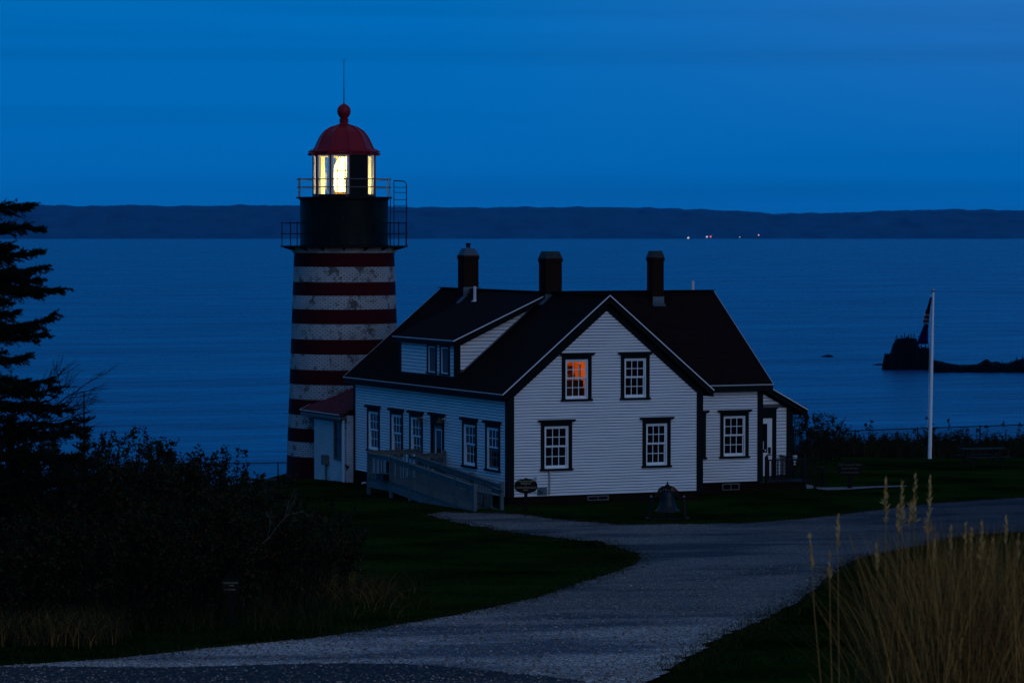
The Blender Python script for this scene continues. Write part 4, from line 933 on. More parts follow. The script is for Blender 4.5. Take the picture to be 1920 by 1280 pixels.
q = MB(); q.bar((IX, ip[0][0], fz(ip[0][0]) + .90), (IX, ip[0][0] + .75, fz(ip[0][0] + .75) + .90), .15, .035); q.bar((IX - .01, ip[0][0], fz(ip[0][0]) + .81), (IX - .01, ip[0][0] + .75, fz(ip[0][0] + .75) + .81), .04, .11); q.bar((IX, ip[0][0], fz(ip[0][0]) + .62), (IX, ip[0][0] + .75, fz(ip[0][0] + .75) + .62), .03, .12); q.bar((IX, ip[0][0], fz(ip[0][0]) + .02), (IX, ip[0][0] + .75, fz(ip[0][0] + .75) + .02), .05, .06); q.build('rail', M['grey_paint'], rp)
for y, h in ip: MB().box(IX - .05, IX + .06, y - .05, y + .05, gzz(IX, y), fz(y) + h).box(IX - .065, IX + .075, y - .065, y + .065, fz(y) + h, fz(y) + h + .02).build('post', M['grey_paint'], rp)
# landing cross rails to the wall
def cross(y, xa, xb, n, m='grey_paint_worn'):
    r = MB(); 
    for i in range(n): x = xa + (i + .5)*(xb - xa)/n; r.box(x - .022, x + .022, y - .015, y + .015, FZ, FZ + .84)
    r.box(xa, xb, y - .03, y + .03, FZ + .82, FZ + .96); r.box(xa, xb, y - .06, y + .06, FZ + .965, FZ + 1.0); return r.build('balustrade', M[m], rp)
cross(RYE, OX + .05, -.05, 14); cross(5.35, IX + .07, -.12, 6)
for (x, y) in ((-.10, 5.35), (-.95, RYE), (-.10, RYE)): MB().box(x - .055, x + .055, y - .055, y + .055, FZ, FZ + 1.08).build('post', M['grey_paint_worn'], rp)
for x in (-.95,): MB().box(x - .05, x + .05, RYL + .02, RYL + .12, gzz(x, RYL), FZ - .06).build('post', M['grey_paint_worn'], rp)
# dark hand rails inside, with a looped end
h = MB(); hp = [(IX - .10, y, fz(y) + .74) for y in (5.2, 3.5, 1.8, .2, RY0 + .1)]; h.tube(hp + [(IX - .10, RY0 - .25, fz(RY0) + .72)], .02, 6)
h.tube([(OX + .10, y, fz(y) + .70) for y in (5.2, 3, 1, RY0)] + [(OX + .10, RY0 - .45, fz(RY0) + .68), (OX + .10, RY0 - .52, fz(RY0) + .60), (OX + .10, RY0 - .42, fz(RY0) + .26), (OX + .10, RY0 - .30, fz(RY0) + .22), (OX + .10, RY0, fz(RY0) + .24)], .02, 6)
h.build('handrail', M['dark_metal'], rp)
h = MB(); h.box(OX - .26, OX - .035, 5.52, 6.2, .24, .46); h.tube([(OX - .05, 5.62, .5), (OX - .06, 5.62, .9)], .06, 6); h.build('planter', M['dark_metal'], rp)
fixup(rp)

# ================================================================== SIGNS
def text(name, s, size, loc_, F, m, parent, align='CENTER'):
    c = bpy.data.curves.new(name, 'FONT'); c.body = s; c.size = size; c.align_x = align; c.align_y = 'CENTER'; c.extrude = .003; c.offset = size * .018; c.resolution_u = 2
    o = bpy.data.objects.new(name, c); COL.objects.link(o); dg = bpy.context.evaluated_depsgraph_get(); me = bpy.data.meshes.new_from_object(o.evaluated_get(dg)); bpy.data.objects.remove(o)
    me.materials.clear(); me.materials.append(m); q = bpy.data.objects.new(name, me); COL.objects.link(q); q.parent = parent; q.location = loc_; q.rotation_euler = (R(90), 0, 0); return q
# oval sign
g_ = onground(986, 109.3); sg = thing('oval_sign', 'dark oval wooden sign on a post at the left front corner of the house', 'sign', g_, FACE)
sp_ = 1.11 * 2 / 2
MB().box(-.055, .055, -.05, .05, -.4, 1.13).build('post', M['wood_dark'], sg)
ov = []
for k in range(40):
    t_ = 2*math.pi*k/40; cx_, sz_ = math.cos(t_), math.sin(t_); ov.append((.375*math.copysign(abs(cx_)**.85, cx_), -.09, .885 + (.22 if sz_ > 0 else .25)*math.copysign(abs(sz_)**.8, sz_)))
bd = MB().prism(ov, (0, .035, 0)).build('board', M['wood_dark'], sg)
for i, (s, zz, sz_) in enumerate((("PARK MANAGER'S", 1.03, .066), ("RESIDENCE", .955, .066), ("&", .89, .055), ("HANDICAP ENTRANCE", .82, .062), ("ONLY", .745, .066))): text('lettering', s, sz_, (0, -.094, zz), None, M['sign_letter'], bd)
# station sign
g_ = onground(1594, 121.5); sg = thing('station_sign', 'dark rectangular wooden sign on one post beside the pale concrete path', 'sign', g_, FACE)
MB().box(-.08, .08, -.05, .06, -.4, 1.02).build('post', M['wood_dark'], sg)
q = MB(); q.prism([(-.44, -.09, .50), (.44, -.09, .50), (.44, -.09, .93), (.40, -.09, .97), (.12, -.09, .97), (.06, -.09, 1.0), (-.06, -.09, 1.0), (-.12, -.09, .97), (-.40, -.09, .97), (-.44, -.09, .93)], (0, .04, 0)); bd = q.build('board', M['wood_dark'], sg)
mat('letter_dim', (.10, .09, .06), .7)
for s, zz in (("WEST QUODDY HEAD", .89), ("LIGHT STATION", .76), ("VISITORS CENTER", .61)): text('lettering', s, .083, (0, -.094, zz), None, M['letter_dim'], bd)
# trail sign at the left
g_ = onground(430, 59.5); sg = thing('trail_sign', 'small dark sign board on a post among the dark shrubs by the gravel', 'sign', g_, FACE + .05)
MB().box(-.05, .05, -.045, .045, -.4, .86).build('post', M['wood_dark'], sg)
q = MB(); q.prism([(-.13, -.08, .60), (.15, -.08, .62), (.15, -.08, .86), (-.13, -.08, .84)], (0, .03, 0)); q.box(-.13, .15, -.085, -.045, .862, .87); bd = q.build('board', M['wood_dark'], sg)
mat('letter_trail', (.26, .23, .13), .7)
text('lettering', "& LIGHT HOUSE", .036, (.012, -.084, .80), None, M['letter_trail'], bd); text('lettering', "TRAIL", .036, (.03, -.084, .755), None, M['letter_trail'], bd); text('lettering', "< > TO PARK", .034, (.0, -.084, .68), None, M['letter_trail'], bd)

# ================================================================== BELL with stand, wreath
g_ = onground(1252, 105.8); bl = thing('bell', 'large dark bronze fog bell hung in a low iron frame on the lawn', 'bell', g_, FACE)
q = MB().lathe([(0, .93), (.12, .93), (.17, .90), (.205, .84), (.22, .70), (.235, .55), (.27, .42), (.34, .33), (.40, .29), (.405, .27), (.38, .26), (.25, .36), (.20, .6)], 40)
q.build('bell_body', M['bell_bronze'], bl, smooth=True)
q = MB(); q.tube([(-.52, 0, .68), (-.30, 0, .70), (-.27, 0, .92), (-.20, 0, 1.0), (-.08, 0, 1.03), (.08, 0, 1.03), (.20, 0, 1.0), (.27, 0, .92), (.30, 0, .70), (.52, 0, .68)], .04, 8); q.lathe([(.10, 1.02), (.07, 1.10), (.025, 1.13), (.02, 1.20), (0, 1.21)], 10); q.build('yoke', M['black_iron'], bl)
for s in (-1, 1):
    q = MB(); q.bar((s*.56, -.22, 0), (s*.52, 0, .72), .07, .06); q.bar((s*.56, .22, 0), (s*.52, 0, .72), .07, .06); q.box(s*.62 - .06, s*.62 + .06, -.3, .3, -.02, .06); q.build('stand', M['black_iron'], bl)
    MB().lathe([(0, -.03), (.03, -.02), (.032, .02), (0, .035)], 8, (s*.52, -.04, .74)).build('bearing_cap', M['galvanised'], bl)
q = MB(); q.box(-.66, .66, -.06, .06, -.05, .03); q.lathe([(0, .03), (.10, .04), (.07, .14), (.02, .24), (0, .25)], 10); q.build('base_beam', M['black_iron'], bl)
random.seed(3)
wr = MB()
for k in range(420):
    a = R(random.uniform(8, 172)); rr = .31 + random.gauss(0, .035); c = Vector((rr*math.cos(a), -.07 + random.gauss(0, .03), .70 + rr*math.sin(a)*.95))
    d1 = Vector((random.gauss(0, 1), random.gauss(0, 1), random.gauss(0, 1))).normalized()*.045; d2 = d1.orthogonal().normalized()*.012; wr.add([c-d1, c+d2, c+d1, c-d2], [(0,1,2,3)])
wt = thing('wreath', 'dried leaf garland with a pink bow laid over the bell yoke', 'wreath', g_ + Vector((0, 0, .7)), FACE)
o = wr.build('foliage', M['wreath_leaf'], wt); o.location = (0, 0, -.7)
q = MB(); c = Vector((.19, -.11, .98))
for a in (20, 70, 150, 200, 250, 330): e = Vector((math.cos(R(a)), -.2, math.sin(R(a))))*.075; q.add([c, c + e + Vector((0, 0, .015)), c + e*1.1, c + e - Vector((0, 0, .015))], [(0,1,2,3)])
q.lathe([(0, -.02), (.022, 0), (0, .02)], 6, c); o = q.build('bow', M['wreath_bow'], wt); o.location = (0, 0, -.7)

# ================================================================== FLAGPOLE AND FLAGS
g_ = onground(1744, 143.8); Dp = w2sd(g_.x, g_.y)[1]; topp = at(1750, 543, Dp)
fp = thing('flagpole', 'tall white flagpole standing on the lawn in front of the sea', 'flagpole', g_, FACE)
tl = topp - g_; Lp = Matrix.Rotation(-FACE, 3, 'Z') @ tl
MB().tube([Vector((0, 0, -.2)), Lp*.5, Lp*.985], [.085, .07, .045], 12).build('pole', M['white_paint'], fp, smooth=True)
MB().lathe([(0, -.02), (.05, .0), (.085, .05), (.085, .09), (.04, .15), (0, .19)], 12, Lp*.985).build('finial', M['galvanised'], fp, smooth=True)
MB().tube([Lp*.97 + Vector((-.10, 0, 0)), Vector((-.09, 0, 1.3))], .006, 4).build('halyard', M['white_paint'], fp)
def limp_flag(name, lb, cat, edge_px, stripe, width_folds=10, rows=26):
    """hanging cloth; edge_px rows (v, left u, right u)"""
    g = thing(name, lb, cat, at(edge_px[0][2], edge_px[0][0], Dp), FACE, 'flags on the flagpole')
    q = MB(); base = g.location; n = 18; zs = []
    for i in range(rows):
        v = edge_px[0][0] + (edge_px[-1][0] - edge_px[0][0]) * i / (rows - 1)
        for (a, l0, r0), (b, l1, r1) in zip(edge_px, edge_px[1:]):
            if a <= v <= b: f = (v - a)/(b - a); l, r_ = l0 + (l1 - l0)*f, r0 + (r1 - r0)*f
        for j in range(n):
            t_ = j/(n-1); P = at(l + (r_ - l)*t_, v, Dp) - base; P = Matrix.Rotation(-FACE, 3, 'Z') @ P
            P.y += .07*math.sin(j*1.9 + i*.13) + .03*math.sin(i*.5 + j); q.v.append(tuple(P))
    for i in range(rows - 1):
        for j in range(n - 1): q.f.append((i*n+j, i*n+j+1, (i+1)*n+j+1, (i+1)*n+j)); q.m.append(stripe(i/(rows-1), j/(n-1)))
    q.build('cloth', [M['flag_red'], M['flag_white'], M['flag_blue'], M['flag_dark']], g, smooth=True)
mat('flag_dark', (.006, .008, .02), .9)
limp_flag('national_flag', 'striped red and white flag hanging limp near the pole top', 'flag', [(557, 1744.5, 1747), (575, 1739, 1745), (590, 1734, 1743), (598, 1732, 1742), (606, 1730, 1741)], lambda i, j: (3 if i < .55 else (0 if int(i*13) % 2 else 1)))
limp_flag('state_flag', 'dark blue flag hanging limp below the striped one', 'flag', [(607, 1733, 1741), (620, 1728, 1740.5), (635, 1722, 1740), (645, 1718, 1740)], lambda i, j: 2)

# ================================================================== PICNIC TABLES, FENCES, BOLLARD
def picnic(lb, u, D, rz):
    g_ = onground(u, D); t = thing('picnic_table', lb, 'picnic table', g_, rz, 'picnic tables'); m = M['table_wood']
    q = MB()
    for k in range(5): q.box(-.95, .95, -.36 + k*.148, -.36 + k*.148 + .138, .71, .75)
    q.build('tabletop', m, t)
    for s in (-1, 1):
        q = MB(); [q.box(-.95, .95, s*.70 - .13 + k*.135, s*.70 - .13 + k*.135 + .125, .41, .45) for k in range(2)]; q.build('bench', m, t)
        for xx in (-.62, .62): q = MB(); q.bar((xx, s*.60, -.05), (xx, s*.22, .70), .045, .10, up=(0, 1, 0)); q.build('leg', m, t)
    for xx in (-.585, .585): q = MB(); q.box(xx - .02, xx + .02, -.80, .80, .34, .41); q.box(xx - .02, xx + .02, -.34, .34, .64, .71); q.build('crossbar', m, t)
mat('table_wood', (.018, .018, .016), .7, var=.3)
picnic('dark wooden picnic table on the lawn at the right behind the tall grass', 1843, 136, FACE + .25)
picnic('dark wooden picnic table half hidden by shrubs left of the lighthouse', 466, 115, FACE + .02)
def fence(lb, pts, h=1.25, sp=2.93, m='fence_metal'):
    g = thing('chain_link_fence', lb, 'fence', Vector(pts[0]) - Vector((0, 0, h)), 0)
    A = Vector(pts[0]); q = MB(); w = MB(); off = -g.location
    tot = [Vector(p) for p in pts]
    q.tube([p + off for p in tot], .024, 6); q.build('top_rail', M[m], g)
    L_ = 0; segs = []
    for a, b in zip(tot, tot[1:]): segs.append((a, b, L_, (b-a).length)); L_ += (b-a).length
    def P(d):
        for a, b, l, n in segs:
            if d <= l + n + 1e-6: return a.lerp(b, (d - l)/n)
        return tot[-1]
    d = 0
    while d <= L_: p = P(d) + off; MB().tube([p - Vector((0, 0, h + .5)), p + Vector((0, 0, .05))], .035, 8).build('post', M[m], g); d += sp
    k = -h
    while k < L_:
        for s in (1, -1):
            a, b = (k, k + h) if s > 0 else (k + h, k); za, zb = -h, 0
            a_, b_ = max(0, min(L_, a)), max(0, min(L_, b))
            f = lambda x: za + (zb - za)*((x - a)/(b - a))
            w.tube([P(a_) + off + Vector((0, 0, f(a_))), P(b_) + off + Vector((0, 0, f(b_)))], .0055, 3, cap=False)
        k += .13
    w.build('wire_mesh', M[m], g)
mat('fence_metal', (.012, .016, .015), .6, spec=.05)
fence('chain link fence above the cliff right of the house behind the flagpole', [at(u, v, 157) for u, v in ((1370, 822), (1500, 812.5), (1628, 806), (1749, 802), (1873, 797.5), (2050, 792))])
fence('chain link fence on the cliff edge left of the lighthouse', [at(u, v, 158) for u, v in ((-60, 872), (170, 871), (300, 870), (420, 868.5), (546, 866.5), (672, 864))], h=1.3)
g_ = onground(1491, 127); bo = thing('bollard', 'short dark post with four white bands beyond the porch railing', 'bollard', g_, FACE)
zb = at(1491, 873, 127).z - g_.z
q = MB(); q.tube([(0, 0, -.2), (0, 0, zb + .42)], .05, 10); q.lathe([(.05, zb + .42), (.02, zb + .5), (0, zb + .55)], 10); q.build('post', M['porch_paint'], bo)
for k in range(4): MB().lathe([(.088 - .006*k, zb + .34 - .1*k), (.09 - .006*k, zb + .36 - .1*k), (.09 - .006*k, zb + .39 - .1*k), (.05, zb + .40 - .1*k)], 12).build('band', M['white_paint'], bo)

# ================================================================== ROCKS AND BIRDS IN THE SEA
def rock(name, lb, outline, D, depth_, seed, cat='rock'):
    """outline: top silhouette (u, v) left to right; base at the water"""
    base = at(outline[0][0], 690, D); base.z = -24; g = None
    q = MB(); n = 60; rows = 9; layers = 12
    def top(u):
        for (a, y0), (b, y1) in zip(outline, outline[1:]):
            if a <= u <= b: return y0 + (y1 - y0)*(u - a)/(b - a)
        return outline[-1][1]
    u0, u1 = outline[0][0], outline[-1][0]; n = max(30, int((u1 - u0)*1.3)); layers = 18
    for i in range(n):
        u = u0 + (u1 - u0)*i/(n - 1); rag = 1 + (.10*mnoise.noise(Vector((u*.55, seed, 0))) - .12*abs(mnoise.noise(Vector((u*.23, 3, seed)))))
        for j in range(layers):
            f = j/(layers - 1); e = max(.0, 1 - abs(2*f - 1)**4.0); P = at(u, top(u), D); H = max(.15, P.z + 24)
            if j in (0, layers - 1): H = -1.0
            else: H = H*rag*(e**.7)*(1 - .16*abs(mnoise.noise(Vector((u*.35, f*9, seed)))) if j != layers//2 else 1)
            crack = depth_*.14*mnoise.noise(Vector((u*.45, f*2, seed + 4))) + depth_*.06*mnoise.noise(Vector((u*1.7, f*5, seed)))
            dd = (f - .5)*depth_*(.85 + .15*math.sin(u*.21)) + crack; x, y = sd2w((u - 960)/FPX*D*(1 + dd/D), D + dd); q.v.append((x - base.x, y - base.y, H))
    for i in range(n - 1):
        for j in range(layers - 1): q.f.append((i*layers+j, (i+1)*layers+j, (i+1)*layers+j+1, i*layers+j+1)); q.m.append(0)
    o = q.build(name, M['rock']); o.location = base; return tag(o, lb, cat, None)
RD = 792.0
rock('sea_stack', 'tall ragged black rock stack rising from the sea behind the flagpole', [(1654, 688), (1658, 668), (1659, 662), (1671, 661), (1673, 648), (1678, 638), (1682, 634), (1690, 632), (1700, 631), (1706, 630), (1716, 632), (1722, 640), (1724, 650), (1735, 650), (1744, 651), (1746, 672), (1749, 688)], RD, 12, 1)
rock('rock_ledge', 'long low black rock ledge in the sea right of the stack', [(1744, 688), (1750, 674), (1765, 677), (1780, 681), (1800, 683.5), (1830, 683), (1838, 680), (1846, 674), (1852, 673), (1860, 679), (1868, 677), (1874, 678), (1880, 681), (1896, 679), (1904, 675), (1912, 673), (1925, 671), (1960, 668), (1990, 690)], 778, 14, 2)
rock('small_rock', 'small black rock barely breaking the sea surface beyond the house', [(1540, 668), (1545, 666.5), (1552, 664.5), (1558, 665.5), (1563, 668)], 867, 5, 3)
rock('flat_reef', 'thin black reef just left of the tall rock stack', [(1638, 683.4), (1645, 681.8), (1656, 681.6), (1660, 683)], 815, 4, 4)
def bird():
    b = thing('cormorant', 'x', 'bird'); q = MB()
    q.tube([(0, 0, 0), (0, .05, .18), (0, .02, .45), (0, -.06, .62), (0, -.02, .75), (0, -.08, .84), (0, -.22, .83)], [.05, .11, .15, .09, .045, .05, .015], 7); q.tube([(0, .05, .15), (0, .22, -.02)], [.07, .03], 5)
    o = q.build('body', M['bird'], b, smooth=True); return b
b0 = bird(); spots = [(1681, 633, 0, 'dark seabird standing highest left on the rock stack edge'), (1690, 632.5, 1, 'dark seabird second from the left on the stack top'), (1696.5, 631, 2, 'dark seabird third from the left on the stack top'),
    (1703.5, 630.8, 0, 'dark seabird in the middle of the stack top'), (1708, 630.5, 1, 'dark seabird just right of the middle of the stack top'), (1714, 631.5, 2, 'dark seabird at the right end of the high stack top'), (1671.5, 659, 0, 'dark seabird on the lower left step of the rock stack'),
    (1727, 650.5, 0, 'dark seabird left on the low shoulder behind the flag'), (1735.5, 650.5, 1, 'dark seabird in the middle of the low shoulder behind the flag'), (1742.5, 651, 0, 'dark seabird on the outer end of the low shoulder beside the pole'),
    (1880, 681.5, 1, 'dark seabird standing alone between the bumps of the low ledge'), (1896, 679.5, 0, 'dark seabird at the foot of the last rise of the ledge'), (1906, 675.5, 2, 'dark upright seabird on the last rise of the ledge'), (1917, 673, 1, 'dark seabird nearest the frame edge on the low ledge')]
for i, (u, v, k, lb) in enumerate(spots):
    if i == 0: b = b0
    else:
        b = b0.copy(); COL.objects.link(b)
        for c in b0.children: cc = c.copy(); COL.objects.link(cc); cc.parent = b
    b.location = at(u, v + .8, RD); b.rotation_euler = (0, 0, FACE + (1.2, -1.4, .3)[k] + i*.1); b.scale = (1, 1, .9 + .15*k); b['label'] = lb; b['group'] = 'seabirds perched on the sea rocks'; b['category'] = 'bird'

# ================================================================== VEGETATION
def rv(s=1.0): return Vector((random.gauss(0, s), random.gauss(0, s), random.gauss(0, s)))
def leaf(mb, p, d, w, mi=0, droop=0):
    d = Vector(d); s = d.orthogonal(); s.rotate(Matrix.Rotation(random.uniform(0, 6.28), 3, d.normalized())) if d.length > 0 else None
    s = s.normalized() * w * .5; m_ = p + d*.45
    mb.add([p, m_ + s, p + d, m_ - s], [(0,1,2,3)], mi)
def merge(mb, parts): pass
mat('leaf_green', (.013, .024, .006), .6); mat('leaf_brown', (.055, .022, .007), .7); mat('leaf_dark', (.004, .0065, .002), .7); mat('stem', (.010, .007, .005), .85)
LM = [M['leaf_green'], M['leaf_brown'], M['leaf_dark']]
def shrub(lb, u, D, wid, hgt, nstem, nleaf, seed, topstem=3, leafs=.080, name='shrub', group='shrubs on the dark bank at the left', cat='shrub', base=None, loose=0.5):
    random.seed(seed); g_ = base or onground(u, D); t = thing(name, lb, cat, g_, 0, group); st = MB(); fo = MB()
    tips = []
    for k in range(nstem):
        a = random.uniform(0, 6.28); r = random.uniform(0, .35)*wid; x, y = math.cos(a)*r, math.sin(a)*r
        lean = Vector((math.cos(a), math.sin(a), 0))*random.uniform(.1, .55)*wid*.6; H = hgt*random.uniform(.72, 1.0)*(1 - .25*(r/(.35*wid))**2)
        pts = [Vector((x, y, -.1))]
        for q in range(1, 6): f = q/5; pts.append(Vector((x, y, 0)) + lean*f**1.3 + Vector((0, 0, H*f)) + rv(.04)*hgt*.3*f)
        st.tube(pts, [.022, .018, .013, .010, .006, .003], 4, cap=False); tips.append(pts)
        for _ in range(5):      # side twigs
            f = random.uniform(.35, .95); i = min(4, int(f*5)); p = pts[i].lerp(pts[i+1], f*5 - i); d = (rv(1) + Vector((0, 0, 1.0))).normalized()*random.uniform(.25, .6)
            st.tube([p, p + d*.5 + rv(.02), p + d], [.006, .004, .002], 3, cap=False); tips.append([p, p + d*.5, p + d])
    for _ in range(nleaf):
        T = random.choice(tips); i = random.randrange(len(T) - 1); f = random.random(); p = T[i].lerp(T[i+1], f); p += rv((.10*wid*loose if p.z < .62*hgt else .05) if len(T) > 3 else .04)
        if p.z < 0: continue
        d = (rv(1) + Vector((0, 0, .35))).normalized()*leafs*random.uniform(.6, 1.35); leaf(fo, p, d, leafs*.5, random.choices((0, 1, 2), (5, 2, 6))[0])
    for k in range(topstem):    # sparse leafy shoots above the mass
        a = random.uniform(0, 6.28); r = random.uniform(0, .45)*wid; p0 = Vector((math.cos(a)*r, math.sin(a)*r, hgt*.72)); d = Vector((random.gauss(0, .18), random.gauss(0, .18), 1)); L_ = random.uniform(.35, .85)
        pts = [p0, p0 + d*L_*.5 + rv(.03), p0 + d*L_ + rv(.05)]; st.tube(pts, [.007, .005, .003], 3, cap=False)
        for _ in range(random.randint(9, 20)):
            f = random.random()**.6; i = 0 if f < .5 else 1; p = pts[i].lerp(pts[i+1], (f - .5*i)*2); dd = (rv(1) + Vector((0, 0, .6))).normalized()*leafs*1.2; leaf(fo, p + rv(.012), dd, leafs*.6, random.choice((0, 2)))
        for _ in range(6): leaf(fo, pts[2] + rv(.02), (rv(1) + Vector((0, 0, .8))).normalized()*leafs*1.5, leafs*.7, 2)
    st.build('stem', M['stem'], t); fo.build('foliage', LM, t)
    return t
# (label, photo column, depth, width, height, stems, leaves, shoots)
SH = [('tall leafy shrub at the foot of the spruce, at the left edge of the frame', 30, 63, 2.8, 3.75, 30, 17000, 4),
      ('broad dark shrub just right of the spruce branches', 130, 66, 2.9, 3.6, 30, 18000, 5),
      ('dark shrub with leafy shoots right of the young spruce', 215, 69, 2.9, 3.6, 30, 18000, 7),
      ('dark leafy shrub before the left end of the fence', 300, 72, 2.7, 3.3, 30, 17000, 9),
      ('thin topped shrub with separate leafy shoots before the fence', 385, 74, 2.6, 3.05, 28, 12000, 13),
      ('loose shrub before the picnic table left of the lighthouse', 452, 76, 2.3, 2.6, 24, 7000, 8),
      ('small loose shrub nearest to the lighthouse base', 508, 78, 1.8, 2.15, 18, 2600, 7),
      ('low dark shrub at the bottom left behind the dry grass', 70, 58, 2.8, 2.2, 24, 11000, 2),
      ('low dark shrub left of the small trail sign', 230, 60, 3.0, 2.4, 24, 12000, 2),
      ('low dark shrub right behind the small trail sign', 380, 62, 3.0, 2.5, 24, 12000, 2),
      ('dark shrub between the trail sign and the dry grass tuft', 500, 66, 2.8, 2.3, 24, 10000, 3),
      ('sparse twiggy shrub at the right end of the shrub bank', 590, 70, 2.2, 1.8, 20, 4500, 3)]
for i, (lb, u, D, w, h, ns, nl, ts) in enumerate(SH): shrub(lb, u, D, w, h, ns, nl, 40 + i, ts, loose=1.1 if i < 6 or 6 < i < 11 else .7)
# bare pale twigs in front of the bank
random.seed(5)
def twigs(name, lb, base, d0, L0, depth_, m, rad=.012, spread=.5, group=None):
    q = MB()
    def br(p, d, L_, r, k):
        e = p + d*L_; md = p + d*L_*.5 + rv(.03)*L_; q.tube([p, md, e], [r, r*.8, r*.6], 4 if k > 1 else 3, cap=False)
        if k == 0: return
        for _ in range(random.randint(2, 3)):
            f = random.uniform(.35, 1); nd = (d + rv(spread)).normalized(); br(p.lerp(e, f), nd, L_*random.uniform(.5, .75), r*.6, k-1)
    t = thing(name, lb, 'shrub', base, 0, group); br(Vector((0, 0, -.1)), Vector(d0).normalized(), L0, rad, depth_); q.build('twigs', m, t); return t
twigs('bare_branch', 'pale bare branch leaning right out of the dark shrub bank', at(450, 1052, 62), (cY*.75, -sY*.75, .75), .80, 4, M['twig_pale'], .010, .28)
bt = twigs('bare_shrub', 'leafless dark twiggy shrub rising between the spruce branches', onground(-30, 61.5), (cY*.30, -sY*.30, 1.0), 3.2, 0, M['stem'], .03)
q = MB(); random.seed(11)
def br2(p, d, L_, r, k):
    e = p + d*L_; q.tube([p, p + d*L_*.5 + rv(.04)*L_, e], [r, r*.8, r*.55], 4, cap=False)
    if k == 0: return
    for _ in range(3): nd = (d + rv(.38) + Vector((cY*.12, -sY*.12, .1))).normalized(); br2(p.lerp(e, random.uniform(.4, 1)), nd, L_*random.uniform(.55, .8), r*.6, k-1)
for zz, L_ in ((3.3, 1.15), (3.0, 1.0), (2.5, .95), (3.7, .9)): br2(Vector((zz*.09*cY, -zz*.09*sY, zz)), (Vector((cY, -sY, .42)) + rv(.12)).normalized(), L_, .026, 4)
q.build('twigs', M['stem'], bt)

# spruce
mat('needle_dark', (.0035, .0060, .0018), .8); mat('needle_green', (.007, .012, .003), .8)
NM = [M['needle_dark'], M['needle_green']]
def brush(mb, p, d, L_, r, n):
    """needle covered twig: a tapering spray of short needle blades"""
    d = d.normalized(); 
    for k in range(n):
        f = random.random(); c = p + d*L_*f; s = (rv(1)); s = (s - d*s.dot(d)*.4).normalized(); s = (s + d*.8).normalized()*r*(1.15 - .6*f)
        w = s.orthogonal().normalized()*.010; mb.add([c - w, c + w, c + s], [(0,1,2)], random.randint(0, 1))
def spruce(lb, base, H, branches, seed, name='spruce_tree', cr=.022, needle=.07, dens=1.0):
    random.seed(seed); t = thing(name, lb, 'tree', base, 0); tk = MB(); tk.tube([(0, 0, -.3), (0, 0, H*.5), (0, 0, H)], [.11, .07, .01], 8); tk.build('trunk', M['bark'], t); fo = MB(); lb_ = MB()
    for (z, az, L_, droop, up) in branches:
        a = Vector((math.cos(az), math.sin(az), 0)); n = 12; pts = []
        for k in range(n + 1): f = k/n; pts.append(Vector((0, 0, z)) + a*L_*f + Vector((0, 0, -droop*f*(1.6 - f) + up*f**3)) + rv(.012))
        lb_.tube(pts, [cr*(1 - .85*k/n) + .003 for k in range(n + 1)], 5, cap=False); side = a.cross(Vector((0, 0, 1)))
        for k in range(1, n + 1):
            f = k/n
            if f < .12: continue
            for s in (-1, 1, -1, 1):
                tl_ = (.20 + .42*(1 - f)*min(1, f*3.0))*min(1.25, L_)*random.uniform(.5, 1.15); dv = (a*.75 + side*s*random.uniform(.5, 1.0) + Vector((0, 0, random.uniform(-.45, .28)))).normalized()
                p = pts[k-1].lerp(pts[k], random.random()); brush(fo, p, dv, tl_, needle, int((26 + 130*tl_)*dens))
                for _ in range(int(tl_*9)):
                    f2 = random.uniform(.2, .9); d2 = (dv + a*.3 + rv(.45) + Vector((0, 0, -.15))).normalized(); brush(fo, p + dv*tl_*f2, d2, tl_*.38, needle*.9, int(24*dens))
        brush(fo, pts[-2], (pts[-1] - pts[-3]), .24, needle, int(50*dens))
    lb_.build('branches', M['bark'], t); fo.build('crown', NM, t); return t
SD = 62.0; sb = onground(-75, SD)
def az_right(off): return math.atan2(-sY, cY) + off
def zof(v): return at(0, v, SD).z - sb.z
ppm = FPX/SD
br_ = []
#  (photo row at the trunk side, tip column, droop m, uplift m, azimuth offset)
for v, uend, dr, up, off in ((398, 64, -.16, .06, -.05), (428, 80, .0, .02, .15), (470, 28, -.05, .1, -.4), (480, 86, .05, .14, .0), (500, 96, .22, .12, -.2), (525, 120, .40, .03, .05), (520, 132, .55, .05, -.15), (500, 70, .5, .0, .5),
                         (575, 30, .30, .05, .1), (600, 90, .5, .25, .1), (590, 116, .62, .38, -.05), (610, 80, .60, .12, .35), (560, 20, .2, .1, -.6), (650, 50, .5, .1, .3), (690, 100, .62, .10, .1), (705, 118, .68, .12, -.15), (735, 140, .70, .02, .0), (740, 110, .6, .05, .4), (700, 60, .6, .1, -.6),
                         (770, 150, .55, .10, -.2), (785, 165, .6, .1, .15), (800, 130, .5, .1, .45), (830, 170, .5, .1, -.35), (845, 150, .4, .1, .3), (880, 190, .5, .1, .0), (930, 170, .4, .1, .2), (980, 190, .4, .1, -.2), (1030, 170, .3, .1, .1)):
    br_.append((zof(v), az_right(off), (uend + 75)/ppm/math.cos(off)*.96, dr*.8, up))
for k in range(26): br_.append((random.uniform(1.0, 7.6), az_right(math.pi + random.uniform(-.8, .8)), random.uniform(.8, 1.9), .4, .1))
spruce('tall dark spruce tree reaching in from the left edge of the frame', sb, 9.0, br_, 21)
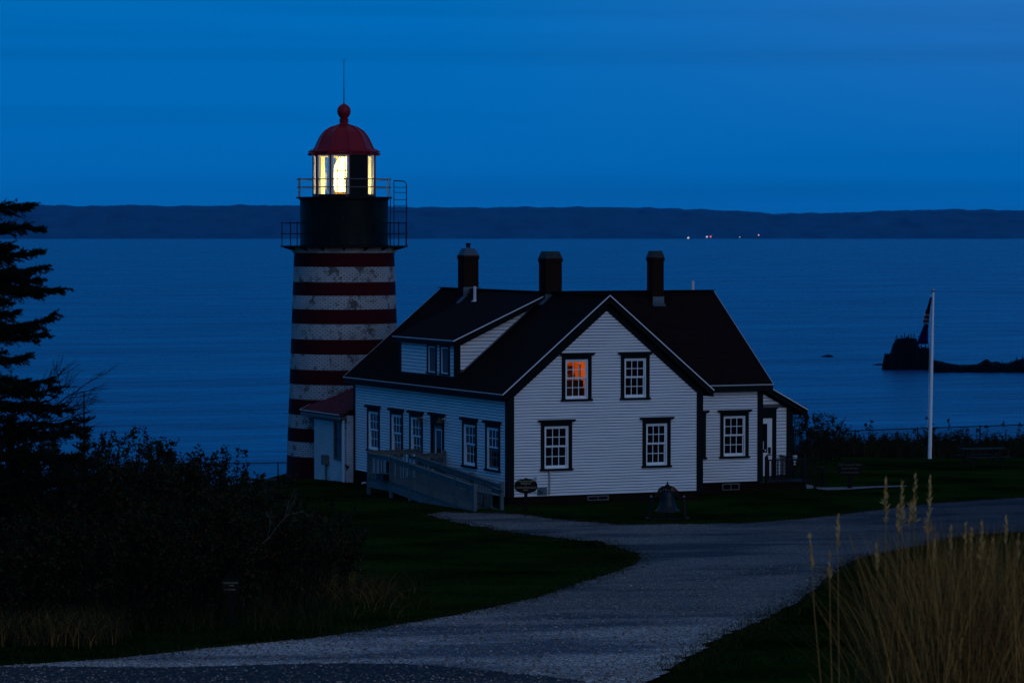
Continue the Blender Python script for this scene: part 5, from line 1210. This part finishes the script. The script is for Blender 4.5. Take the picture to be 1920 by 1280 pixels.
# young spruce leader
yb = onground(157, 63); yt = at(157, 733, 63).z - yb.z; yk = FPX/63
def yz(v): return at(157, v, 63).z - yb.z
yr = []
for v, dx in ((792, 26), (808, 20), (822, 17), (845, 26), (870, 30), (900, 34), (930, 36), (960, 40), (1000, 44)):
    for off in (.0, math.pi, 1.2, -1.3, 2.2): yr.append((yz(v), az_right(off + random.uniform(-.2, .2)), dx/yk*random.uniform(.8, 1.1), -.30*dx/yk, .05))
random.seed(9)
t = thing('young_spruce', 'young spruce with a bare pointed leader right of the big spruce', 'tree', yb); q = MB(); q.tube([(0, 0, -.2), (0, 0, yt*.8), (0, 0, yt)], [.04, .022, .012], 6); q.build('trunk', M['bark'], t); fo = MB()
for (z, az, L_, dr, up) in yr:
    a = Vector((math.cos(az), math.sin(az), .55)).normalized(); brush(fo, Vector((0, 0, z)), a, L_, .05, int(90 + 300*L_))
brush(fo, Vector((0, 0, yz(905))), Vector((0, 0, 1)), yt - yz(905) - .05, .03, 260)
fo.build('crown', NM, t)

# far bushes on the right, between lawn and fence
def bush_far(lb, u, D, w, h, nl, seed, name='bush', topst=3):
    return shrub(lb, u, D, w, h, 20, nl, seed, topst, leafs=.10, name=name, group='bushes along the cliff fence', cat='bush', loose=1.2)
bush_far('tall rounded bush right behind the entry porch', 1515, 138, 2.4, 2.35, 4200, 70, topst=4)
bush_far('smaller bush sloping down beside the tall one behind the porch', 1556, 141, 1.9, 1.5, 2200, 71)
BB = [(1600, .95), (1640, 1.05), (1682, .9), (1722, .95), (1765, 1.2), (1812, 1.1), (1858, .85), (1905, .9), (1950, .95)]
un_ = ['dark bush just left of the first free fence post', 'dark bush around the first free fence post', 'dark bush between fence post and flagpole', 'dark bush directly behind the flagpole foot', 'ragged taller bush right of the flagpole', 'dark bush behind the left end of the picnic table', 'low bush behind the right end of the picnic table', 'low dark bush near the frame edge at the fence', 'dark bush at the right frame edge']
for i, ((u, h), lb) in enumerate(zip(BB, un_)): bush_far(lb, u, 149 + (i % 3), 2.2, h - .12, 2300, 80 + i, topst=2)
# rough grass fringe under the bushes and tall weeds: one mass
def blades(name, pts, hrange, w, m, kind='stuff', lean=.35, seg=3, seed=1, cat=None):
    random.seed(seed); q = MB()
    for (p, k) in pts:
        for _ in range(k):
            b = p + Vector((random.gauss(0, .10), random.gauss(0, .10), 0)); h = random.uniform(*hrange); d = Vector((random.gauss(0, lean), random.gauss(0, lean), 0)); s = Vector((cY, -sY, 0)).lerp(Vector((random.gauss(0, 1), random.gauss(0, 1), 0)), .5).normalized()*w; k0 = len(q.v); mi = random.randrange(len(m))
            for i in range(seg + 1): f = i/seg; c = b + d*h*f*f + Vector((0, 0, h*f)) - Vector((0, 0, .2*h*(d.length)*f**3)); ww = s*(1 - f*.92); q.v += [tuple(c - ww), tuple(c + ww)]
            for i in range(seg): q.f.append((k0+2*i, k0+2*i+1, k0+2*i+3, k0+2*i+2)); q.m.append(mi)
    o = q.build(name, m); return tag(o, kind=kind)
mat('dry_a', (.52, .24, .06), .8); mat('dry_b', (.22, .10, .025), .8); mat('dry_c', (.045, .032, .008), .8); mat('straw', (.70, .42, .15), .8)
mat('turf_a', (.005, .015, .002), .9); mat('turf_b', (.013, .030, .004), .9)
random.seed(14)
P_ = [(onground(random.uniform(1480, 1990), random.uniform(145, 154)), 5) for _ in range(1500)]
blades('undergrowth', P_, (.25, .85), .012, [M['leaf_dark'], M['dry_c'], M['leaf_dark']], seed=2)
# lawn tufts along gravel edges and thin turf cover
def edge_pts(poly, n, off=.35):
    out = []
    for _ in range(n):
        i = random.randrange(len(poly)); x, y = poly[i]; x += random.gauss(0, off); y += random.gauss(0, off); out.append((Vector((x, y, gz(x, y))), 2))
    return out
blades('edge_grass', edge_pts([p for p in PATH if 47 < w2sd(*p)[1] < 118], 11000, .20), (.03, .12), .010, [M['turf_a'], M['turf_b'], M['turf_a'], M['dry_c']], seed=4, lean=.6)
def inpoly(x, y, P):
    c = False; j = len(P) - 1
    for i in range(len(P)):
        if (P[i][1] > y) != (P[j][1] > y) and x < (P[j][0]-P[i][0])*(y-P[i][1])/(P[j][1]-P[i][1]) + P[i][0]: c = not c
        j = i
    return c
L_ = []
while len(L_) < 15000:
    D = random.uniform(46, 128); s = random.uniform(-.155, .155)*D; x, y = sd2w(s, D)
    if inpoly(x, y, PATH) or (0 < x < 14.5 and -.1 < y < 14) : continue
    if mnoise.noise(Vector((x*.35, y*.35, 7))) < -.05: continue
    L_.append((Vector((x, y, gz(x, y))), 3))
blades('turf', L_, (.03, .085), .009, [M['turf_a'], M['turf_b'], M['turf_a']], seed=6, lean=.7, seg=2)
# stones in the gravel
mat('stone_a', (.22, .165, .13), .85); mat('stone_b', (.42, .31, .25), .85); mat('stone_c', (.09, .068, .058), .85)
random.seed(8); q = MB(); cnt = 0
while cnt < 12000:
    D = 43 + 40*random.random()**1.6; s = random.uniform(-.16, .16)*D; x, y = sd2w(s, D)
    on = inpoly(x, y, ROAD)
    if not inpoly(x, y, PATH) and not on: continue
    if on and random.random() < .75: continue
    r = random.uniform(.009, .022) * (1.8 if random.random() < .03 else 1); c = Vector((x, y, gz(x, y) + (.060 if on else .035) + r*.2)); a = random.uniform(0, 6.28)
    e = random.uniform(.6, 1.0); f = random.uniform(.4, .8); vs = []
    for rr, zz in ((1, 0), (.95, .35*f), (.55, .8*f)):
        for k in range(6): x_, y_ = math.cos(k*1.047)*r*rr, math.sin(k*1.047)*r*rr*e; vs.append(c + Vector((x_*math.cos(a) - y_*math.sin(a), x_*math.sin(a) + y_*math.cos(a), r*zz)))
    vs.append(c + Vector((0, 0, r*f)))
    fs = [(k, (k+1) % 6, 6 + (k+1) % 6, 6 + k) for k in range(6)] + [(6 + k, 6 + (k+1) % 6, 12 + (k+1) % 6, 12 + k) for k in range(6)] + [(12 + k, 12 + (k+1) % 6, 18) for k in range(6)]
    q.add(vs, fs, random.choices((0, 1, 2), (5, 2, 4))[0]); cnt += 1
tag(q.build('gravel_stones', [M['stone_a'], M['stone_b'], M['stone_c']]), kind='stuff')
# dry grass tuft at the end of the shrub bank and weeds along the left
random.seed(31)
def tuft_pts(u0, u1, D0, D1, n, k): return [(onground(random.uniform(u0, u1), random.uniform(D0, D1)), k) for _ in range(n)]
P_ = []
for _ in range(210):
    u = 655 + random.gauss(0, 55); P_.append((onground(u, 70.0 + random.gauss(0, 2.6) - (u - 650)*.02), 6))
blades('dry_grass', P_, (.15, .75), .006, [M['dry_c'], M['dry_c'], M['dry_b'], M['leaf_green'], M['leaf_dark'], M['dry_c']], seed=7, lean=1.1, seg=4)
blades('weeds', tuft_pts(-30, 230, 53.5, 57.5, 260, 7), (.25, .70), .007, [M['dry_c'], M['leaf_dark'], M['leaf_dark'], M['leaf_green'], M['dry_c'], M['dry_b']], seed=8, lean=.6, seg=4)
blades('weeds_dark', tuft_pts(180, 620, 58, 66, 420, 6), (.15, .50), .008, [M['dry_c'], M['leaf_green'], M['turf_a'], M['leaf_dark']], seed=9, lean=.6, seg=4)

# tall dry grass in the right foreground
random.seed(77); P_ = []
CL = [(random.choice((1700, 1722, 1750, 1785)) + random.gauss(0, 18), random.uniform(17.6, 20)) for _ in range(9)] + [(random.uniform(1790, 2080), random.uniform(17.4, 21)) for _ in range(15)]
for _ in range(2500):
    cu, cD = random.choice(CL); P_.append((onground(cu + random.gauss(0, 26), cD + random.gauss(0, .25)), 4))
blades('tall_grass', P_, (.80, 1.78), .0042, [M['dry_a'], M['dry_b'], M['dry_c'], M['dry_b'], M['dry_c'], M['dry_a'], M['leaf_brown']], seed=12, lean=.19, seg=5)
blades('under_grass', [(onground(random.uniform(1630, 2150), random.uniform(16.5, 21)), 6) for _ in range(600)], (.5, 1.0), .005, [M['dry_c'], M['dry_b'], M['leaf_green']], seed=13, lean=.3, seg=4)
def seed_stalk(lb, u, v, D, lean_u, big, grp='dry grass stalks with seed heads'):
    top = at(u, v, D); bs = onground(u + lean_u, D); t = thing('grass_stalk', lb, 'grass stalk', bs, 0, grp); Tp = top - bs
    q = MB(); pts = [Tp*f + Vector((cY, -sY, 0))*(-lean_u/FPX*D*.18*math.sin(math.pi*f)) for f in (0, .25, .5, .75, 1)]; q.tube(pts, [.0032, .0028, .0024, .0018, .0010], 4, cap=False); q.build('stalk', M['dry_a'], t)
    h = MB(); L_ = .17*big; ax = (pts[-1] - pts[-2]).normalized()
    for k in range(int(46*big)):
        f = random.random(); c = pts[-1] - ax*L_*f; d = (ax + rv(.22 + .25*(f > .5 and big > 1.2))).normalized()*(.030 + .02*f); leaf(h, c, d, .008, random.randint(0, 1))
    h.build('seed_head', [M['straw'], M['dry_a']], t)
    for f in (.45, .62):
        l = MB(); p = Tp*f; d = (Vector((cY, -sY, 0))*random.choice((-1, 1))*.6 + Vector((0, 0, .8)))*.22; s = d.orthogonal().normalized()*.004; l.add([p - s, p + s, p + d*.6 + s, p + d, p + d*.6 - s], [(0,1,2,3,4)])
        l.build('blade', M['dry_b'], t)
ST = [(1661, 898, 19.0, 3, 1.5, 'tall seed stalk standing alone left of the main cluster'), (1691, 905, 18.4, 14, 1.4, 'seed stalk second from the left in the tall cluster'), (1716, 893, 18.2, -14, 1.6, 'tallest forked seed stalk in the middle of the cluster'), (1744, 898, 18.5, -40, 1.8, 'thick seed stalk leaning to the right of the cluster'),
      (1684, 950, 18.8, -6, 1.1, 'short pale seed stalk inside the cluster'), (1706, 945, 18.9, -22, 1.0, 'thin stalk just right of the cluster middle'), (1571, 968, 18.0, 12, 1.2, 'lone thin seed stalk crossing the gravel path'), (1519, 1005, 18.0, 70, 1.1, 'stalk leaning far left over the gravel path'), (1644, 1015, 18.6, 16, 1.0, 'short stalk at the left side of the grass clump'),
      (1752, 1010, 19.0, 2, .9, 'short straight stalk right of the tall cluster'), (1783, 990, 19.2, -12, 1.2, 'seed stalk before the dark ground right of the cluster'), (1810, 985, 19.4, -4, 1.0, 'thin stalk midway between the cluster and the frame edge'), (1822, 995, 19.4, -10, 1.0, 'short thin stalk next to the midway one'), (1841, 980, 19.0, 6, 1.3, 'fuller seed stalk in the right part of the clump'),
      (1862, 1015, 19.3, 14, 1.2, 'bent seed stalk right of the fuller one'), (1886, 972, 19.8, 20, 1.0, 'thin stalk leaning right near the frame edge'), (1909, 1005, 19.9, 3, .9, 'last thin stalk at the right frame edge'), (1555, 1040, 17.8, 22, .8, 'short thin stalk below the lone one')]
random.seed(55)
for (u, v, D, ln_, big, lb) in ST: seed_stalk(lb, u, v, D, ln_, big)
